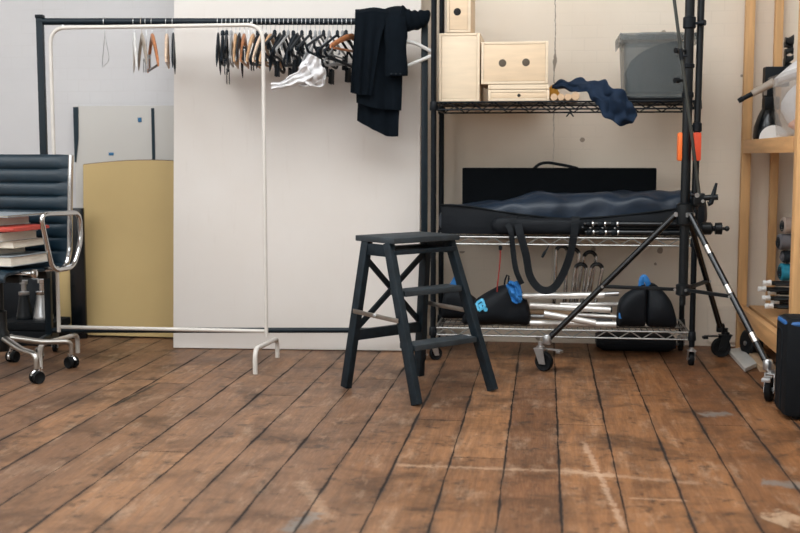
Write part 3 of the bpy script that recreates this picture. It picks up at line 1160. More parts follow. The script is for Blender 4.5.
# sleeves: flattened soft tubes
sl = smooth_path([V((jx(394), -.02, ZBAR + .052)), V((jx(395), -.07, ZBAR + .03)), V((jx(396), -.096, ZBAR - .02)), V((jx(396), -.1, jz(45))), V((jx(396.5), -.1, jz(76)))], 6)
n = len(sl)
slv = obj('sleeve', MB().tube(sl, [(.042 if i == 0 else .049) + .003 * math.sin(i * .9) for i in range(n)], 16, flat=.3, up=V((0, -1, .2))), 'jacket', jk, label='sleeve hanging down the front with cuff buttons')
for px in (391.5, 396, 400.5):
    obj('button', MB().lathe([(.0045, 0), (.005, .001), (.005, .002), (.003, .0035)], Matrix.Translation((jx(px), -.1175, jz(74.3))) @ Matrix.Rotation(PI / 2, 4, 'X'), 10), 'hanger_black', slv)
sl = smooth_path([V((jx(398), -.072, jz(19))), V((jx(408), -.062, jz(22))), V((jx(418), -.05, jz(21))), V((jx(425), -.05, jz(19))), V((jx(428.5), -.045, jz(19.5)))], 6)
n = len(sl)
obj('sleeve', MB().tube(sl, [.055 * (1 - .52 * i / n) + .003 * math.sin(i * 1.3) for i in range(n)], 16, flat=.55, up=V((0, -1, 0))), 'jacket', jk, label='sleeve bunched along the rail to the right')
# the white hanger whose end shows beside it
wh = thing('clothes_hanger', 'white plastic hanger poking out right of the black jacket', 'hanger', loc_bar(400, 21.5, -.024), math.atan2(D.y, D.x) + PI / 2)
ex = jx(434) - jx(400)
pts = fillet([(0, .0, -.085), (0, -ex * .45, -.098), (0, -ex, -.142), (0, -ex + .008, -.154), (0, .02, -.222), (0, .03, -.2), (0, .03, -.1)], .012, 5, closed=True)
obj('shoulder', MB().tube(pts, .0085, 10, closed=True), 'hanger_white', wh)
hk = MB().tube([(0, 0, -.085), (0, 0, -.04)] + arc((.024, 0, -.0066), V((-1, 0, 0)), V((0, 0, 1)), .024, 0, PI, 8), .0016, 6)
obj('hook', hk, 'steel', wh)

# ------------------------------------------------------------------ step stool
ctr = V((-.486, 4.384, 0))
ss = thing('step_stool', 'worn black wooden step stool in the middle of the floor', 'step stool', ctr, R(48) - 0.0)
# local x: width (u), local -y: toward the steps (v)


def sp(u, v, z):
    return V((u, -v, z))


HT = .592
legs = {}
for nm, f_, t_ in (('rl', (-.200, -.214), (-.155, -.132)), ('fl', (-.200, .215), (-.158, .002)), ('fr', (.200, .215), (.158, .002)), ('rr', (.190, -.214), (.155, -.132))):
    p, q = sp(*f_, 0.0), sp(*t_, HT)
    legs[nm] = (p, q)
    obj('leg', MB().beam(p + (q - p) * .006, q, .038 if nm[0] == 'f' else .040, .028, up=V((0, 1, 0)) if False else V((1, 0, 0)), bevel=.003), 'black_paint', ss)


def on_leg(nm, z, dv=0, du=0):
    p, q = legs[nm]
    return p + (q - p) * (z / HT) + V((du, dv, 0))


def slab(mb, u, v0, v1, z, th, bev=.003):
    return mb.box((0, -(v0 + v1) / 2, z - th / 2), (u * 2, v1 - v0, th), bevel=bev)


obj('top_tread', slab(MB(), .172, -.185, .05, .612, .022), 'tread', ss)
for z, name in ((.215, 'step'), (.412, 'step')):
    y = on_leg('fl', z)
    wu = abs(on_leg('fl', z).x)
    obj('step', MB().box((0, y.y + .022, z - .011), (wu * 2 - .046, .09, .022), bevel=.003), 'tread', ss)
# aprons
obj('apron', MB().beam(on_leg('rl', .555), on_leg('rr', .555), .05, .018), 'black_paint', ss)
obj('apron', MB().beam(on_leg('fl', .555), on_leg('fr', .555), .05, .018), 'black_paint', ss)
for a_, b_ in (('rl', 'fl'), ('rr', 'fr')):
    obj('apron', MB().beam(on_leg(a_, .56), on_leg(b_, .56), .018, .045, up=V((0, 0, 1))), 'black_paint', ss)
obj('rear_rail', MB().beam(on_leg('rl', .215), on_leg('rr', .215), .018, .042, up=V((0, 0, 1))), 'black_paint', ss)
obj('cross_brace', MB().beam(on_leg('rl', .535, .012), on_leg('rr', .235, .012), .022, .012, up=V((0, 1, 0))), 'black_paint', ss)
obj('cross_brace', MB().beam(on_leg('rr', .535, -.004), on_leg('rl', .235, -.004), .022, .012, up=V((0, 1, 0))), 'black_paint', ss)
for a_, b_, s in (('rl', 'fl', -1), ('rr', 'fr', 1)):
    p, q = on_leg(a_, .315, du=s * .02), on_leg(b_, .305, du=s * .02)
    hb = obj('folding_stay', MB().beam(p, q, .003, .018, up=V((0, 0, 1)), bevel=.0008), 'alu', ss, label='grey metal folding stay')
    obj('pivot', MB().lathe([(.009, -.004), (.009, .004), (.005, .006)], Matrix.Translation((p + q) / 2 + V((s * .003, 0, .0))) @ Matrix.Rotation(PI / 2 * s, 4, 'Y'), 12), 'steel', hb)

# ------------------------------------------------------------------ wire shelving
SX0, SX1, SY0, SY1 = -.4955, .6496, 5.045, 5.435
SH = [.153, .566, 1.163]
su = thing('wire_shelving', 'tall black wire shelving unit on casters with bags and boxes', 'shelving', ((SX0 + SX1) / 2, (SY0 + SY1) / 2, 0))
for x in (SX0, SX1):
    for y in (SY0, SY1):
        mb = MB().rod((x, y, .085), (x, y, 1.83), .0125, 14)
        for k in range(70):
            z = .10 + k * .025
            mb.lathe([(.0126, z), (.0131, z + .001), (.0131, z + .003), (.0126, z + .004)], Matrix.Translation((x, y, 0)), 12)
        obj('post', mb, 'wire_black', su, True)
for x in (SX0, SX1):
    for y in (SY0, SY1):
        caster(su, 'caster', (x + (.0 if x > 0 else .012), y + (.0135 if x > 0 else .006), 0), R(270 if x > 0 else 210), r=.03, w=.022, local=False)
for sh_i, z in enumerate(SH):
    mb = MB()
    x0, x1, y0, y1 = SX0 + .012, SX1 - .012, SY0 + .0, SY1 - .0
    for y in (y0, y1):
        mb.rod((x0, y, z - .004), (x1, y, z - .004), .0038, 8)
        mb.rod((x0, y, z - .036), (x1, y, z - .036), .0038, 8)
        n = 22
        for i in range(n):
            xa = x0 + (x1 - x0) * i / n
            xb = x0 + (x1 - x0) * (i + 1) / n
            za, zb = (z - .036, z - .004) if i % 2 == 0 else (z - .004, z - .036)
            mb.rod((xa, y, za), (xb, y, zb), .0027, 6)
    for x in (x0, x1):
        mb.rod((x, y0, z - .004), (x, y1, z - .004), .0038, 8)
        mb.rod((x, y0, z - .036), (x, y1, z - .036), .0038, 8)
        n = 8
        for i in range(n):
            ya, yb_ = y0 + (y1 - y0) * i / n, y0 + (y1 - y0) * (i + 1) / n
            za, zb = (z - .036, z - .004) if i % 2 == 0 else (z - .004, z - .036)
            mb.rod((x, ya, za), (x, yb_, zb), .002, 6)
    dk = MB()
    n = 44
    for i in range(n + 1):
        x = x0 + (x1 - x0) * i / n
        dk.rod((x, y0, z - .0018), (x, y1, z - .0018), .0016, 6)
    for y in (y0 + .13, y0 + .26):
        dk.rod((x0, y, z - .006), (x1, y, z - .006), .0026, 6)
    w_ = obj('wire_shelf', mb, 'wire_black' if sh_i == 2 else 'zinc', su, True, label='black wire shelf' if sh_i == 2 else 'grey wire shelf')
    obj('deck_wires', dk, 'deck_wire', w_, True)
    for x in (SX0, SX1):
        for y in (SY0, SY1):
            obj('corner_collar', MB().lathe([(.0165, z - .04), (.0185, z - .036), (.016, z - .002), (.0145, z)], Matrix.Translation((x, y, 0)), 14), 'black_plastic', w_, True)

# ------------------------------------------------------------------ plywood boxes on the top shelf
ZT = SH[2] + .001


def ply_box(label, px0, py0, px1, py1, y0, dep, holes=(), hr=.018, rimhole='hole', m='birch', z0=None, yaw=0):
    p, q = at_y(px0, py1, y0), at_y(px1, py0, y0)
    z0 = p.z if z0 is None else z0
    h_ = q.z - p.z
    w_ = q.x - p.x
    t = thing('plywood_box', label, 'box', ((p.x + q.x) / 2, y0 + dep / 2, z0), yaw)
    th = .013
    obj('body', MB().box((0, .004, h_ / 2), (w_, dep - .008, h_), bevel=.002), m, t)
    fb = MB()
    yy = -dep / 2
    for s in (-1, 1):
        fb.box((s * (w_ / 2 - th / 2), yy + .003, h_ / 2), (th - .0016, .006, h_ - .002), bevel=.0012)
        fb.box((0, yy + .003, h_ / 2 + s * (h_ / 2 - th / 2)), (w_ - 2 * th - .001, .006, th - .0016), bevel=.0012)
    obj('edge_frame', fb, 'birch_pale', t)
    obj('front', MB().box((0, yy + .0038, h_ / 2), (w_ - 2 * th - .001, .0055, h_ - 2 * th - .001), bevel=.0008), m, t)
    for hx, hy in holes:
        c_ = at_y(hx, hy, y0)
        T = Matrix.Translation((c_.x - (p.x + q.x) / 2, yy + .001, c_.z - p.z)) @ Matrix.Rotation(PI / 2, 4, 'X')
        obj('finger_hole', MB().lathe([(hr * .97, -.001), (hr, .0004), (hr * .94, .0009)], T, 22), rimhole, t, label='round finger hole')
    return t, z0 + h_


YB0 = 5.07
_, zt = ply_box('large plain plywood box on end, leftmost on the top shelf', 438.5, 31.5, 480, 100.5, YB0, .34, z0=ZT, m='birch_pale')
ply_box('small plywood box with black hole stacked on the tall plain box', 446.5, -14, 471, 31, YB0, .30, [(457.3, 10)], .0165, z0=zt + .001)
_, zt = ply_box('low plywood box with a small hole at the bottom of the stack', 488, 88.5, 549.5, 100.5, YB0, .32, [(519, 94.6)], .0075, z0=ZT)
_, zt = ply_box('thin pale plywood slab between the two-holed box and the low box', 488, 82.5, 549.5, 88, YB0, .32, z0=zt + .001, m='birch_pale')
ply_box('plywood box with two round finger holes on top of the stack', 481, 38.5, 548.5, 82, YB0, .32, [(502.5, 60.7), (526, 60)], .017, 'felt_grey', z0=zt + .001)

# dowels
for i, (px, nm) in enumerate(((554, 'leftmost'), (561, 'second from left'), (568, 'third from left'), (575.5, 'rightmost'))):
    r_ = .0185 if i == 3 else .0155
    c_ = at_y(px, 95, 5.05)
    o = obj('wooden_dowel', MB().lathe([(r_ * .3, 0), (r_ * .96, 0), (r_, .002), (r_, .3), (r_ * .9, .302)], Matrix.Translation((c_.x, 5.05, ZT + r_)) @ Matrix.Rotation(-PI / 2, 4, 'X'), 16), 'dowel')
    tag(o, 'round wooden dowel lying end-on beside the plywood boxes, %s of the four' % nm, 'dowel', 'dowels on the top shelf')

# navy cloth drooping from the shelf
yc0 = 5.06
outline_top = [(552, 86), (560, 82), (575, 80), (592, 84), (606, 82), (618, 88)]
outline_bot = [(556, 92), (575, 96), (590, 108), (602, 114), (620, 124), (632, 126)]
cpts = ((552, 86, 5.20), (566, 85, 5.17), (582, 88, 5.12), (599, 94, 5.03), (612, 103, 5.012), (623, 113, 5.01), (634, 121, 5.01))
path = smooth_path([at_y(*q_) for q_ in cpts], 9)
hw_t = [(0, .012), (.2, .026), (.42, .05), (.65, .064), (.85, .058), (1, .022)]
nn_ = len(path) - 1


def navy(u, v):
    i = min(nn_, int(u * nn_ + .5))
    c_ = path[i].copy()
    sd_ = V((.5, 0, .86)) if u > .4 else V((.1, .35, .93)).lerp(V((.5, 0, .86)), u / .4)
    p_ = c_ + sd_ * ((v - .5) * 2 * interp(hw_t, u))
    k = noise.noise(p_ * 11) * .022 + math.sin(v * 10 + u * 15) * .009 + noise.noise(p_ * 26) * .018
    p_.y += -.012 + k * .9 - .014 * math.sin(PI * v)
    p_ += sd_ * noise.noise(p_ * 23) * .022
    if p_.y > 5.032:
        p_.z = max(p_.z, ZT + .042)
    else:
        p_.y = min(p_.y, 5.026)
    return p_


o = obj('navy_cloth', MB().sheet(navy, nn_, 24, .006), 'navy_cloth', subsurf=1)
tag(o, 'crumpled navy cloth drooping over the edge of the top shelf', 'cloth')
c_ = at_y(553, 84, 5.25)
o = obj('mustard_rag', MB().loft([(c_.x - .03 + .06 * t, 5.26, ZT + .03 + .02 * math.sin(PI * t), .03 * math.sin(PI * (t * .9 + .05)) + .004, .029 * math.sin(PI * (t * .9 + .05)) + .006) for t in [i / 8 for i in range(9)]], 14, nz=.006, nsc=30), 'mustard_cloth')
tag(o, 'scrap of mustard cloth tucked between plywood boxes and navy cloth', 'cloth')

# smoky storage tub
p, q = at_y(620, 100, 5.07), at_y(692, 32, 5.07)
tw, th_ = q.x - p.x, q.z - ZT
tub = thing('storage_tub', 'smoky translucent plastic storage tub on the right of the top shelf', 'storage tub', ((p.x + q.x) / 2 + .01, 5.07 + .17, ZT))


def tub_mb(w0, w1, d0, d1, h, t, r=.03):
    mb = MB()

    def ring(w_, d_, z, rr):
        pts = []
        for cx, cy, a0 in ((1, 1, 0), (-1, 1, PI / 2), (-1, -1, PI), (1, -1, 3 * PI / 2)):
            for k in range(5):
                a_ = a0 + k * PI / 8
                pts.append(V((cx * (w_ / 2 - rr) + rr * math.cos(a_), cy * (d_ / 2 - rr) + rr * math.sin(a_), z)))
        return pts
    rings = [ring(w0 - .03, d0 - .03, 0, r), ring(w0, d0, .012, r), ring(w1, d1, h, r), ring(w1 - 2 * t, d1 - 2 * t, h, r - t), ring(w0 - 2 * t, d0 - 2 * t, .016, r - t), ring(w0 - .04, d0 - .04, .008, r - t)]
    n = 20
    vs = [p_ for rg in rings for p_ in rg]
    fs = []
    for i in range(len(rings) - 1):
        for k in range(n):
            l = (k + 1) % n
            fs.append((i * n + k, i * n + l, (i + 1) * n + l, (i + 1) * n + k))
    fs.append(tuple(range(n))[::-1])
    fs.append(tuple((len(rings) - 1) * n + k for k in range(n)))
    return mb.add(vs, fs)


obj('tub_body', tub_mb(tw - .03, tw, .30, .33, th_ - .012, .003), 'tub_dark', tub)
mb = MB().box((0, 0, th_ - .006), (tw + .03, .35, .012), bevel=.004)
for s in (-1, 1):
    mb.box((s * (tw / 2 + .012), 0, th_ - .024), (.006, .35, .05), bevel=.002)
    mb.box((0, s * .174, th_ - .018), (tw + .03, .004, .026), bevel=.001)
mb.box((0, 0, th_ + .003), (tw * .5, .25, .008), bevel=.003)
obj('lid', mb, 'tub_dark', tub)
obj('base_rim', MB().box((0, 0, .012), (tw - .036, .296, .02), bevel=.006), 'black_plastic', tub)
pr = [(.92 * a_, .01 + .95 * b_) for a_, b_ in [(-.13, .03), (.13, .03), (.135, .10), (.10, .19), (.11, .25), (.085, .262), (.0, .245), (-.07, .215), (-.115, .18), (-.14, .12)]]
o = obj('folded_dark_cloth', MB().prism(pr, .2, Matrix.Translation((tub.location.x, 5.125, ZT))), 'mat_black', smooth=50)
tag(o, 'dark folded fabric inside the smoky storage tub', 'fabric')

# clips below top shelf
c_ = at_y(570, 114, 5.04)
mb = MB().rod((c_.x, 5.036, SH[2] - .04), (c_.x, 5.036, SH[2] - .058), .003, 6)
for s in (-1, 1):
    mb.beam((c_.x, 5.036, SH[2] - .05), (c_.x + s * .016, 5.036, SH[2] - .07), .007, .006)
o = obj('hanging_clip', mb, 'black_plastic')
tag(o, 'small black clip hanging under the top shelf below the dowels', 'clip')

# ------------------------------------------------------------------ middle shelf
ZM = SH[1] + .001
p, q = at_y(462, 201, 5.39), at_y(657, 168, 5.39)
fc = thing('flat_case', 'flat black felt case standing at the back of the middle shelf', 'case', ((p.x + q.x) / 2, 5.415, ZM))
cw, ch = q.x - p.x, q.z - ZM
obj('body', MB().box((0, 0, ch / 2), (cw, .035, ch), bevel=.006), 'felt', fc)
hp = [V((at_y(x, y, 5.40).x - (p.x + q.x) / 2, 0, at_y(x, y, 5.40).z - ZM)) for x, y in ((534, 168), (540, 164), (548, 162.7), (557, 164), (568, 166), (578, 167.5))]
hp[0].z = hp[-1].z = ch - .003
obj('handle', MB().tube(smooth_path(hp, 5), .007, 8, flat=.5, up=V((0, 1, 0))), 'strap', fc)

# long navy-black bag lying along the shelf
tab_top = [(438, 210), (445, 204), (460, 205), (470, 203), (490, 200), (520, 197), (540, 192), (560, 194), (600, 192), (650, 192), (690, 190), (704, 192), (708, 200)]
st = []
N = 44
for i in range(N + 1):
    px = 439 + (707 - 439) * i / N
    t = i / N
    top_z = at_y(px, interp(tab_top, px), 5.24).z
    bz = ZM + .002 + interp([(0, 0), (.4, 0.0), (1, 0.0)], t)
    e = 1 if 0 < i < N else .55
    x = at_y(px, 220, 5.24).x
    st.append((x, 5.26, (top_z + bz) / 2, .112 * e, (top_z - bz) / 2 * e))
lb = thing('tripod_bag', 'long navy-black equipment bag lying across the middle shelf', 'bag', (0.1, 5.245, ZM))
obj('body', MB().loft(st, 28, expo=3.0, nz=.02, nsc=11), 'navy_nylon', lb, True, subsurf=1)
# front flap with a sagging edge
flap_edge = [(440, 208), (470, 210), (500, 215), (540, 220), (570, 222), (620, 219), (670, 213), (704, 208)]


def flapf(u, v):
    px = 441 + (704 - 441) * u
    zb = at_y(px, 239, 5.125).z + .004
    ztp = at_y(px, interp(flap_edge, px) - 3, 5.125).z
    z = ztp + (zb - ztp) * v
    x = at_y(px, 220, 5.125).x
    z = max(z, ZM + .004)
    y = 5.143 - .006 * math.sin(PI * v) + noise.noise(V((x * 7, z * 12, 3))) * .006
    return V((x, y, z))


obj('flap', MB().sheet(flapf, 40, 8, .004), 'nylon', lb, True)
zp = smooth_path([at_y(x, y - 3.5, 5.137) for x, y in flap_edge], 6)
obj('piping', MB().tube(zp, .004, 8), 'strap', lb, True)

# small tubular bag with looping strap in front
pb, pe = at_y(491, 232, 5.09), at_y(579, 232, 5.09)
tb = thing('strap_bag', 'small black tube bag with a long strap looping below the middle shelf', 'bag', ((pb.x + pe.x) / 2, 5.09, ZM))
N = 16
st = []
for i in range(N + 1):
    t = i / N
    e = min(1, (t * 14 + .35), ((1 - t) * 14 + .35))
    rr = (.041 if t < .25 else .036) * e
    st.append((pb.x + (pe.x - pb.x) * t, 5.088, ZM + .044, .030 * e, rr))
obj('body', MB().loft(st, 20, nz=.004, nsc=25), 'nylon', tb, True, subsurf=1)


def ribbon(pts, hw, th=.0025, nrm=V((0, -1, 0)), tw=0.0, n=6):
    cen = smooth_path(pts, n)
    m_ = len(cen) - 1

    def fn(u, v):
        i = min(m_, int(u * m_ + .5))
        tg = (cen[min(m_, i + 1)] - cen[max(0, i - 1)]).normalized()
        s_ = tg.cross(nrm).normalized()
        a_ = tw * math.sin(u * 5)
        s_ = s_ * math.cos(a_) + nrm * math.sin(a_)
        return cen[i] + s_ * ((v - .5) * 2 * hw)
    return MB().sheet(fn, m_, 3, th)


ys = 5.028
obj('strap', ribbon([at_y(507, 224, 5.05), at_y(511, 232, ys), at_y(513, 250, ys), at_y(516, 270, ys), at_y(522, 284, ys)], .012, tw=.3), 'strap', tb, True)
obj('strap', ribbon([at_y(518, 224, 5.05), at_y(520, 233, ys - .008), at_y(526, 255, ys - .008), at_y(530, 276, ys - .008), at_y(540, 289, ys - .008), at_y(552, 289, ys - .008), at_y(562, 276, ys - .008), at_y(570, 255, ys - .008), at_y(574, 234, ys - .008), at_y(575, 224, 5.05)], .017, tw=.35), 'strap', tb, True)
for px in (512.5, 575.5):
    p_ = at_y(px, 231, 5.052)
    obj('strap_band', MB().loft([(p_.x - .018, 5.088, ZM + .0445, .033, .0432), (p_.x + .018, 5.088, ZM + .0445, .033, .0432)], 20), 'strap', tb, True)

# tripod lying on the shelf
tr = thing('tripod', 'black camera tripod lying on the middle shelf, head poking out at the right', 'tripod', (.45, 5.09, ZM))
for i, (y0_, zc_, xoff, lab) in enumerate(((5.094, .054, 0, None), (5.092, .017, .004, None), (5.116, .035, -.01, None))):
    xa = at_y(584, 228, 5.09).x + xoff
    xb = at_y(694, 228, 5.09).x
    z = ZM + zc_
    lg = obj('leg', MB().tube([(xa, y0_, z), (xa + .035, y0_, z), (xa + .0351, y0_, z), (xa + .10, y0_, z), (xa + .1001, y0_, z), (xb, y0_, z)], [.0085, .0085, .0105, .0105, .013, .0135], 14), 'gloss_black', tr, True)
    for k in range(3):
        x_ = xa + .008 + k * .054
        obj('leg_lock', MB().lathe([(.012, 0), (.0145, .003), (.0145, .022), (.012, .025)], Matrix.Translation((x_, y0_, z)) @ Matrix.Rotation(PI / 2, 4, 'Y'), 14), 'black_plastic', lg, True)
        obj('lock_ring', MB().lathe([(.0138, 0), (.0142, .001), (.0142, .006), (.0138, .007)], Matrix.Translation((x_ + .027, y0_, z)) @ Matrix.Rotation(PI / 2, 4, 'Y'), 14), 'chrome', lg, True)
h0 = at_y(697, 231, 5.08)
zz = ZM + .038
mb = MB().lathe([(.02, 0), (.028, .008), (.028, .045), (.02, .052), (.012, .054), (.012, .062), (.026, .064), (.027, .092), (.012, .095), (.007, .097), (.007, .108)], Matrix.Translation((h0.x + .015, 5.094, zz)) @ Matrix.Rotation(PI / 2, 4, 'Y'), 18)
hd = obj('head', mb, 'black_metal', tr, True)
obj('ball', MB().lathe([(.002, -.012), (.008, -.009), (.0118, 0), (.008, .009), (.002, .012)], Matrix.Translation((h0.x + .13, 5.094, zz)), 14), 'black_metal', hd, True)
kb = MB().rod((h0.x - .028, 5.094, zz), (h0.x - .028, 5.094, zz + .045), .007, 12).lathe([(.006, 0), (.012, .003), (.012, .014), (.006, .017)], Matrix.Translation((h0.x - .028, 5.094, zz + .04)), 14)
obj('knob', kb, 'steel', hd, True)

# hanging cords and clips under the middle shelf
p_ = at_y(500.5, 247, 5.04)
cd = thing('pull_string', 'thin red-black cord hanging from the middle shelf above the logo bag', 'string', (p_.x, 5.04, .30))
obj('cord', MB().tube(smooth_path([(p_.x, 5.038, SH[1] - .04), (p_.x - .002, 5.038, .45), (p_.x - .012, 5.05, .35), (p_.x - .014, 5.06, .315)], 6), .003, 8), 'red_cord', cd, True)
obj('toggle', MB().lathe([(.004, 0), (.008, .004), (.008, .018), (.004, .022)], Matrix.Translation((p_.x, 5.038, SH[1] - .062)), 10), 'black_plastic', cd, True)
p_ = at_y(549, 247, 5.04)
o = obj('hanging_toggle', MB().tube([(p_.x, 5.036, SH[1] - .038), (p_.x - .012, 5.034, SH[1] - .06), (p_.x - .02, 5.034, SH[1] - .072), (p_.x - .03, 5.034, SH[1] - .092)], [.002, .004, .007, .005], 8), 'black_plastic')
tag(o, 'small black toggle dangling under the middle shelf beside the strap', 'toggle')

# ------------------------------------------------------------------ bottom shelf
ZS = SH[0] + .001
# logo bag
bt = [(462, 318), (468, 306), (476, 299), (486, 293), (496, 288), (505, 284.5), (514, 285), (522, 292), (528, 301), (531, 312)]
yb_ = 5.13
lbg = thing('logo_bag', 'slumped black sandbag with a cyan printed logo on the bottom shelf', 'bag', (at_y(496, 330, yb_).x, yb_, ZS))
st = []
N = 26
for i in range(N + 1):
    px = 462 + (531 - 462) * i / N
    tz = at_y(px, interp(bt, px), yb_).z
    e = 1 if 0 < i < N else .5
    st.append((at_y(px, 310, yb_).x, yb_, (tz + ZS + .003) / 2, .07 * e * (.7 + .3 * math.sin(PI * i / N)), (tz - ZS - .003) / 2 * e))
obj('body', MB().loft(st, 24, expo=2.5, nz=.012, nsc=12), 'nylon', lbg, True, subsurf=1)


def surf_y(x, z):             # how far forward the bag's front face lies there
    best = min(st, key=lambda s_: abs(s_[0] - x))
    k = min(.98, abs(z - best[2]) / max(best[4], .01))
    return best[1] - best[3] * (1 - k ** 2.5) ** (1 / 2.5)


# logo: a small block of round cyan strokes
lg = MB()
for (px0, py0, px1, py1) in ((476.5, 303.5, 479, 310.5), (476.5, 303.5, 482, 299.5), (478, 306.5, 483.5, 303), (482, 299.5, 485, 306.5), (479, 310.5, 485, 306.5), (480, 305, 482, 308.5)):
    p_, q_ = at_y(px0, py0, 5.06), at_y(px1, py1, 5.06)
    p_.y, q_.y = surf_y(p_.x, p_.z) - .010, surf_y(q_.x, q_.z) - .010
    lg.beam(p_, q_, .011, .012, up=V((0, 1, 0)), bevel=.001)
c_ = at_y(485.7, 309.3, 5.06)
lg.lathe([(.002, -.006), (.009, -.006), (.009, .004), (.002, .004)], Matrix.Translation((c_.x, surf_y(c_.x, c_.z) - .010, c_.z)) @ Matrix.Rotation(PI / 2, 4, 'X'), 14)
obj('printed_logo', lg, 'print_cyan', lbg, True, label='cyan printed logo')


def crumple(pxs, y, hw, sd, amp=.01):
    pts = smooth_path([at_y(a_, b_, y) for a_, b_ in pxs], 6)
    m_ = len(pts) - 1

    def fn(u, v):
        i = min(m_, int(u * m_ + .5))
        c_ = pts[i]
        tg = (pts[min(m_, i + 1)] - pts[max(0, i - 1)]).normalized()
        s_ = tg.cross(V((0, -1, 0))).normalized()
        q_ = c_ + s_ * ((v - .5) * 2 * interp(hw, u))
        q_.y += math.sin(v * 9 + u * 8 + sd) * amp + noise.noise(q_ * 40) * amp
        return q_
    return MB().sheet(fn, m_, 8, .004)


obj('blue_strap', crumple([(508, 283), (513, 288), (516, 296), (519, 303)], 5.05, [(0, .012), (.4, .026), (.8, .024), (1, .01)], 1), 'blue_cloth', lbg, True, label='bright blue folded strap')
obj('blue_strap', crumple([(516.5, 281), (518, 288), (519, 296)], 5.045, [(0, .012), (1, .014)], 3, .004), 'blue_cloth', lbg, True, label='bright blue folded strap')
obj('carry_loop', MB().tube([at_y(x, y, 5.12) for x, y in ((504, 288), (505, 280), (507, 275), (509, 276), (508, 286))], .008, 8, flat=.5), 'strap', lbg, True)
# second bag in the left corner
yb2 = 5.30
bt = [(441, 318), (443, 290), (450, 284), (458, 285), (468, 292), (476, 300), (480, 316)]
bg2 = thing('black_bag', 'black bag with a blue tab in the left corner of the bottom shelf', 'bag', (at_y(460, 330, yb2).x, yb2, ZS))
st = []
N = 16
for i in range(N + 1):
    px = 441.5 + (480 - 441.5) * i / N
    tz = at_y(px, interp(bt, px), yb2).z
    e = 1 if 0 < i < N else .5
    st.append((at_y(px, 310, yb2).x, yb2, (tz + ZS + .003) / 2, .075 * e, (tz - ZS - .003) / 2 * e))
obj('body', MB().loft(st, 22, expo=2.6, nz=.01, nsc=14), 'nylon', bg2, True, subsurf=1)
p_ = at_y(452, 283, 5.24)
obj('blue_tab', MB().prism([(p_.x - .028, p_.z - .035), (p_.x + .03, p_.z - .02), (p_.x + .026, p_.z + .022), (p_.x + .012, p_.z + .034)], .03, Matrix.Translation((0, 5.225, 0))), 'blue_cloth', bg2, True, label='blue tab')

# silver pipes (px ends, place distance, radius)
pipes = [
    ((520, 296.2), (604.5, 295.2), 5.10, .0125, 'pipe', 'silver pipe on the very top of the pile, beside the blue strap'),
    ((600, 294.4), (618.5, 293.7), 5.17, .009, 'steel', 'short dull pipe end at the top right of the pipe pile'),
    ((530, 305.4), (610.5, 310), 5.09, .0125, 'pipe', 'silver pipe second from the top of the pile'),
    ((560, 304.6), (623, 304.2), 5.22, .0085, 'pipe', 'thin silver pipe behind, near the top right of the pile'),
    ((529, 311.5), (575, 312.5), 5.15, .010, 'dowel', 'tan wooden rod in the left middle of the pipe pile'),
    ((544, 313.6), (595.5, 323.2), 5.065, .0125, 'pipe', 'slanted silver pipe at the front of the pile'),
    ((570, 314.5), (617, 317), 5.17, .0085, 'pipe', 'thin silver pipe right of the slanted one'),
    ((528, 316.5), (580, 317.5), 5.20, .010, 'steel', 'dull pipe at the left behind the slanted pipe'),
    ((526, 323), (580, 324), 5.19, .0095, 'dowel', 'tan rod low on the left of the pipe pile'),
    ((530, 327), (616, 327.6), 5.11, .0125, 'pipe', 'silver pipe lying lowest on the bottom shelf'),
    ((540, 321), (612, 321.4), 5.24, .012, 'deck_wire', 'dull steel pipe low at the back of the pile'),
    ((545, 309), (612, 309.6), 5.27, .012, 'deck_wire', 'dull steel pipe higher at the back of the pile'),
    ((545, 314.5), (610, 314.8), 5.31, .012, 'deck_wire', 'dull steel pipe farthest back in the pile'),
]
for a_, b_, y, r_, mm, lab in pipes:
    r_ *= 1.18
    p_, q_ = at_y(*a_, y), at_y(*b_, y)
    for z_ in (p_, q_):
        z_.z = max(z_.z, ZS + r_)
    t = thing('metal_pipe' if mm != 'dowel' else 'wooden_rod', lab, 'pipe' if mm != 'dowel' else 'rod', ((p_ + q_) / 2).to_tuple(), 0, 'pile of pipes on the bottom shelf')
    dirv = (q_ - p_).normalized()
    obj('tube', MB().rod(p_, q_, r_, 16), mm, t, True)
    obj('bore', MB().rod(q_ - dirv * .001, q_ + dirv * .0006, r_ * .78, 14), 'hole' if mm != 'dowel' else 'dowel', t, True)
# hairpin metal hoops behind
for i, (px, py, y, w_, lean, lab) in enumerate(((562, 246, 5.345, 11, 3, 'leftmost and tallest'), (573.5, 249, 5.315, 11, 5, 'second from the left'), (581, 264, 5.29, 11, 7, 'third from the left, shorter'), (590, 252, 5.372, 12, 10, 'fourth and wide'), (597, 264, 5.262, 11, 11, 'rightmost and short'))):
    t_ = at_y(px, py, y)
    b0 = at_y(px - w_ / 2 - lean, 300, y)
    b1 = at_y(px + w_ / 2 - lean, 300, y)
    hw = (b1.x - b0.x) / 2
    zb = ZS + .002
    pts = [V((b0.x, y, zb))] + [V((t_.x, y, t_.z - hw)) + V((-math.cos(a_) * hw, 0, math.sin(a_) * hw)) for a_ in [PI * k / 10 for k in range(11)]] + [V((b1.x, y, zb))]
    t = thing('metal_hoop', 'hairpin metal hoop standing behind the pipe pile, %s' % lab, 'hoop', ((b0.x + b1.x) / 2, y, zb), 0, 'hairpin hoops behind the pipes')
    obj('legs', MB().tube(pts, .0085, 12), 'chrome', t, True)
    obj('grip', MB().tube(pts[2:11], .0094, 12), 'gloss_black', t, True, label='black upper bend')

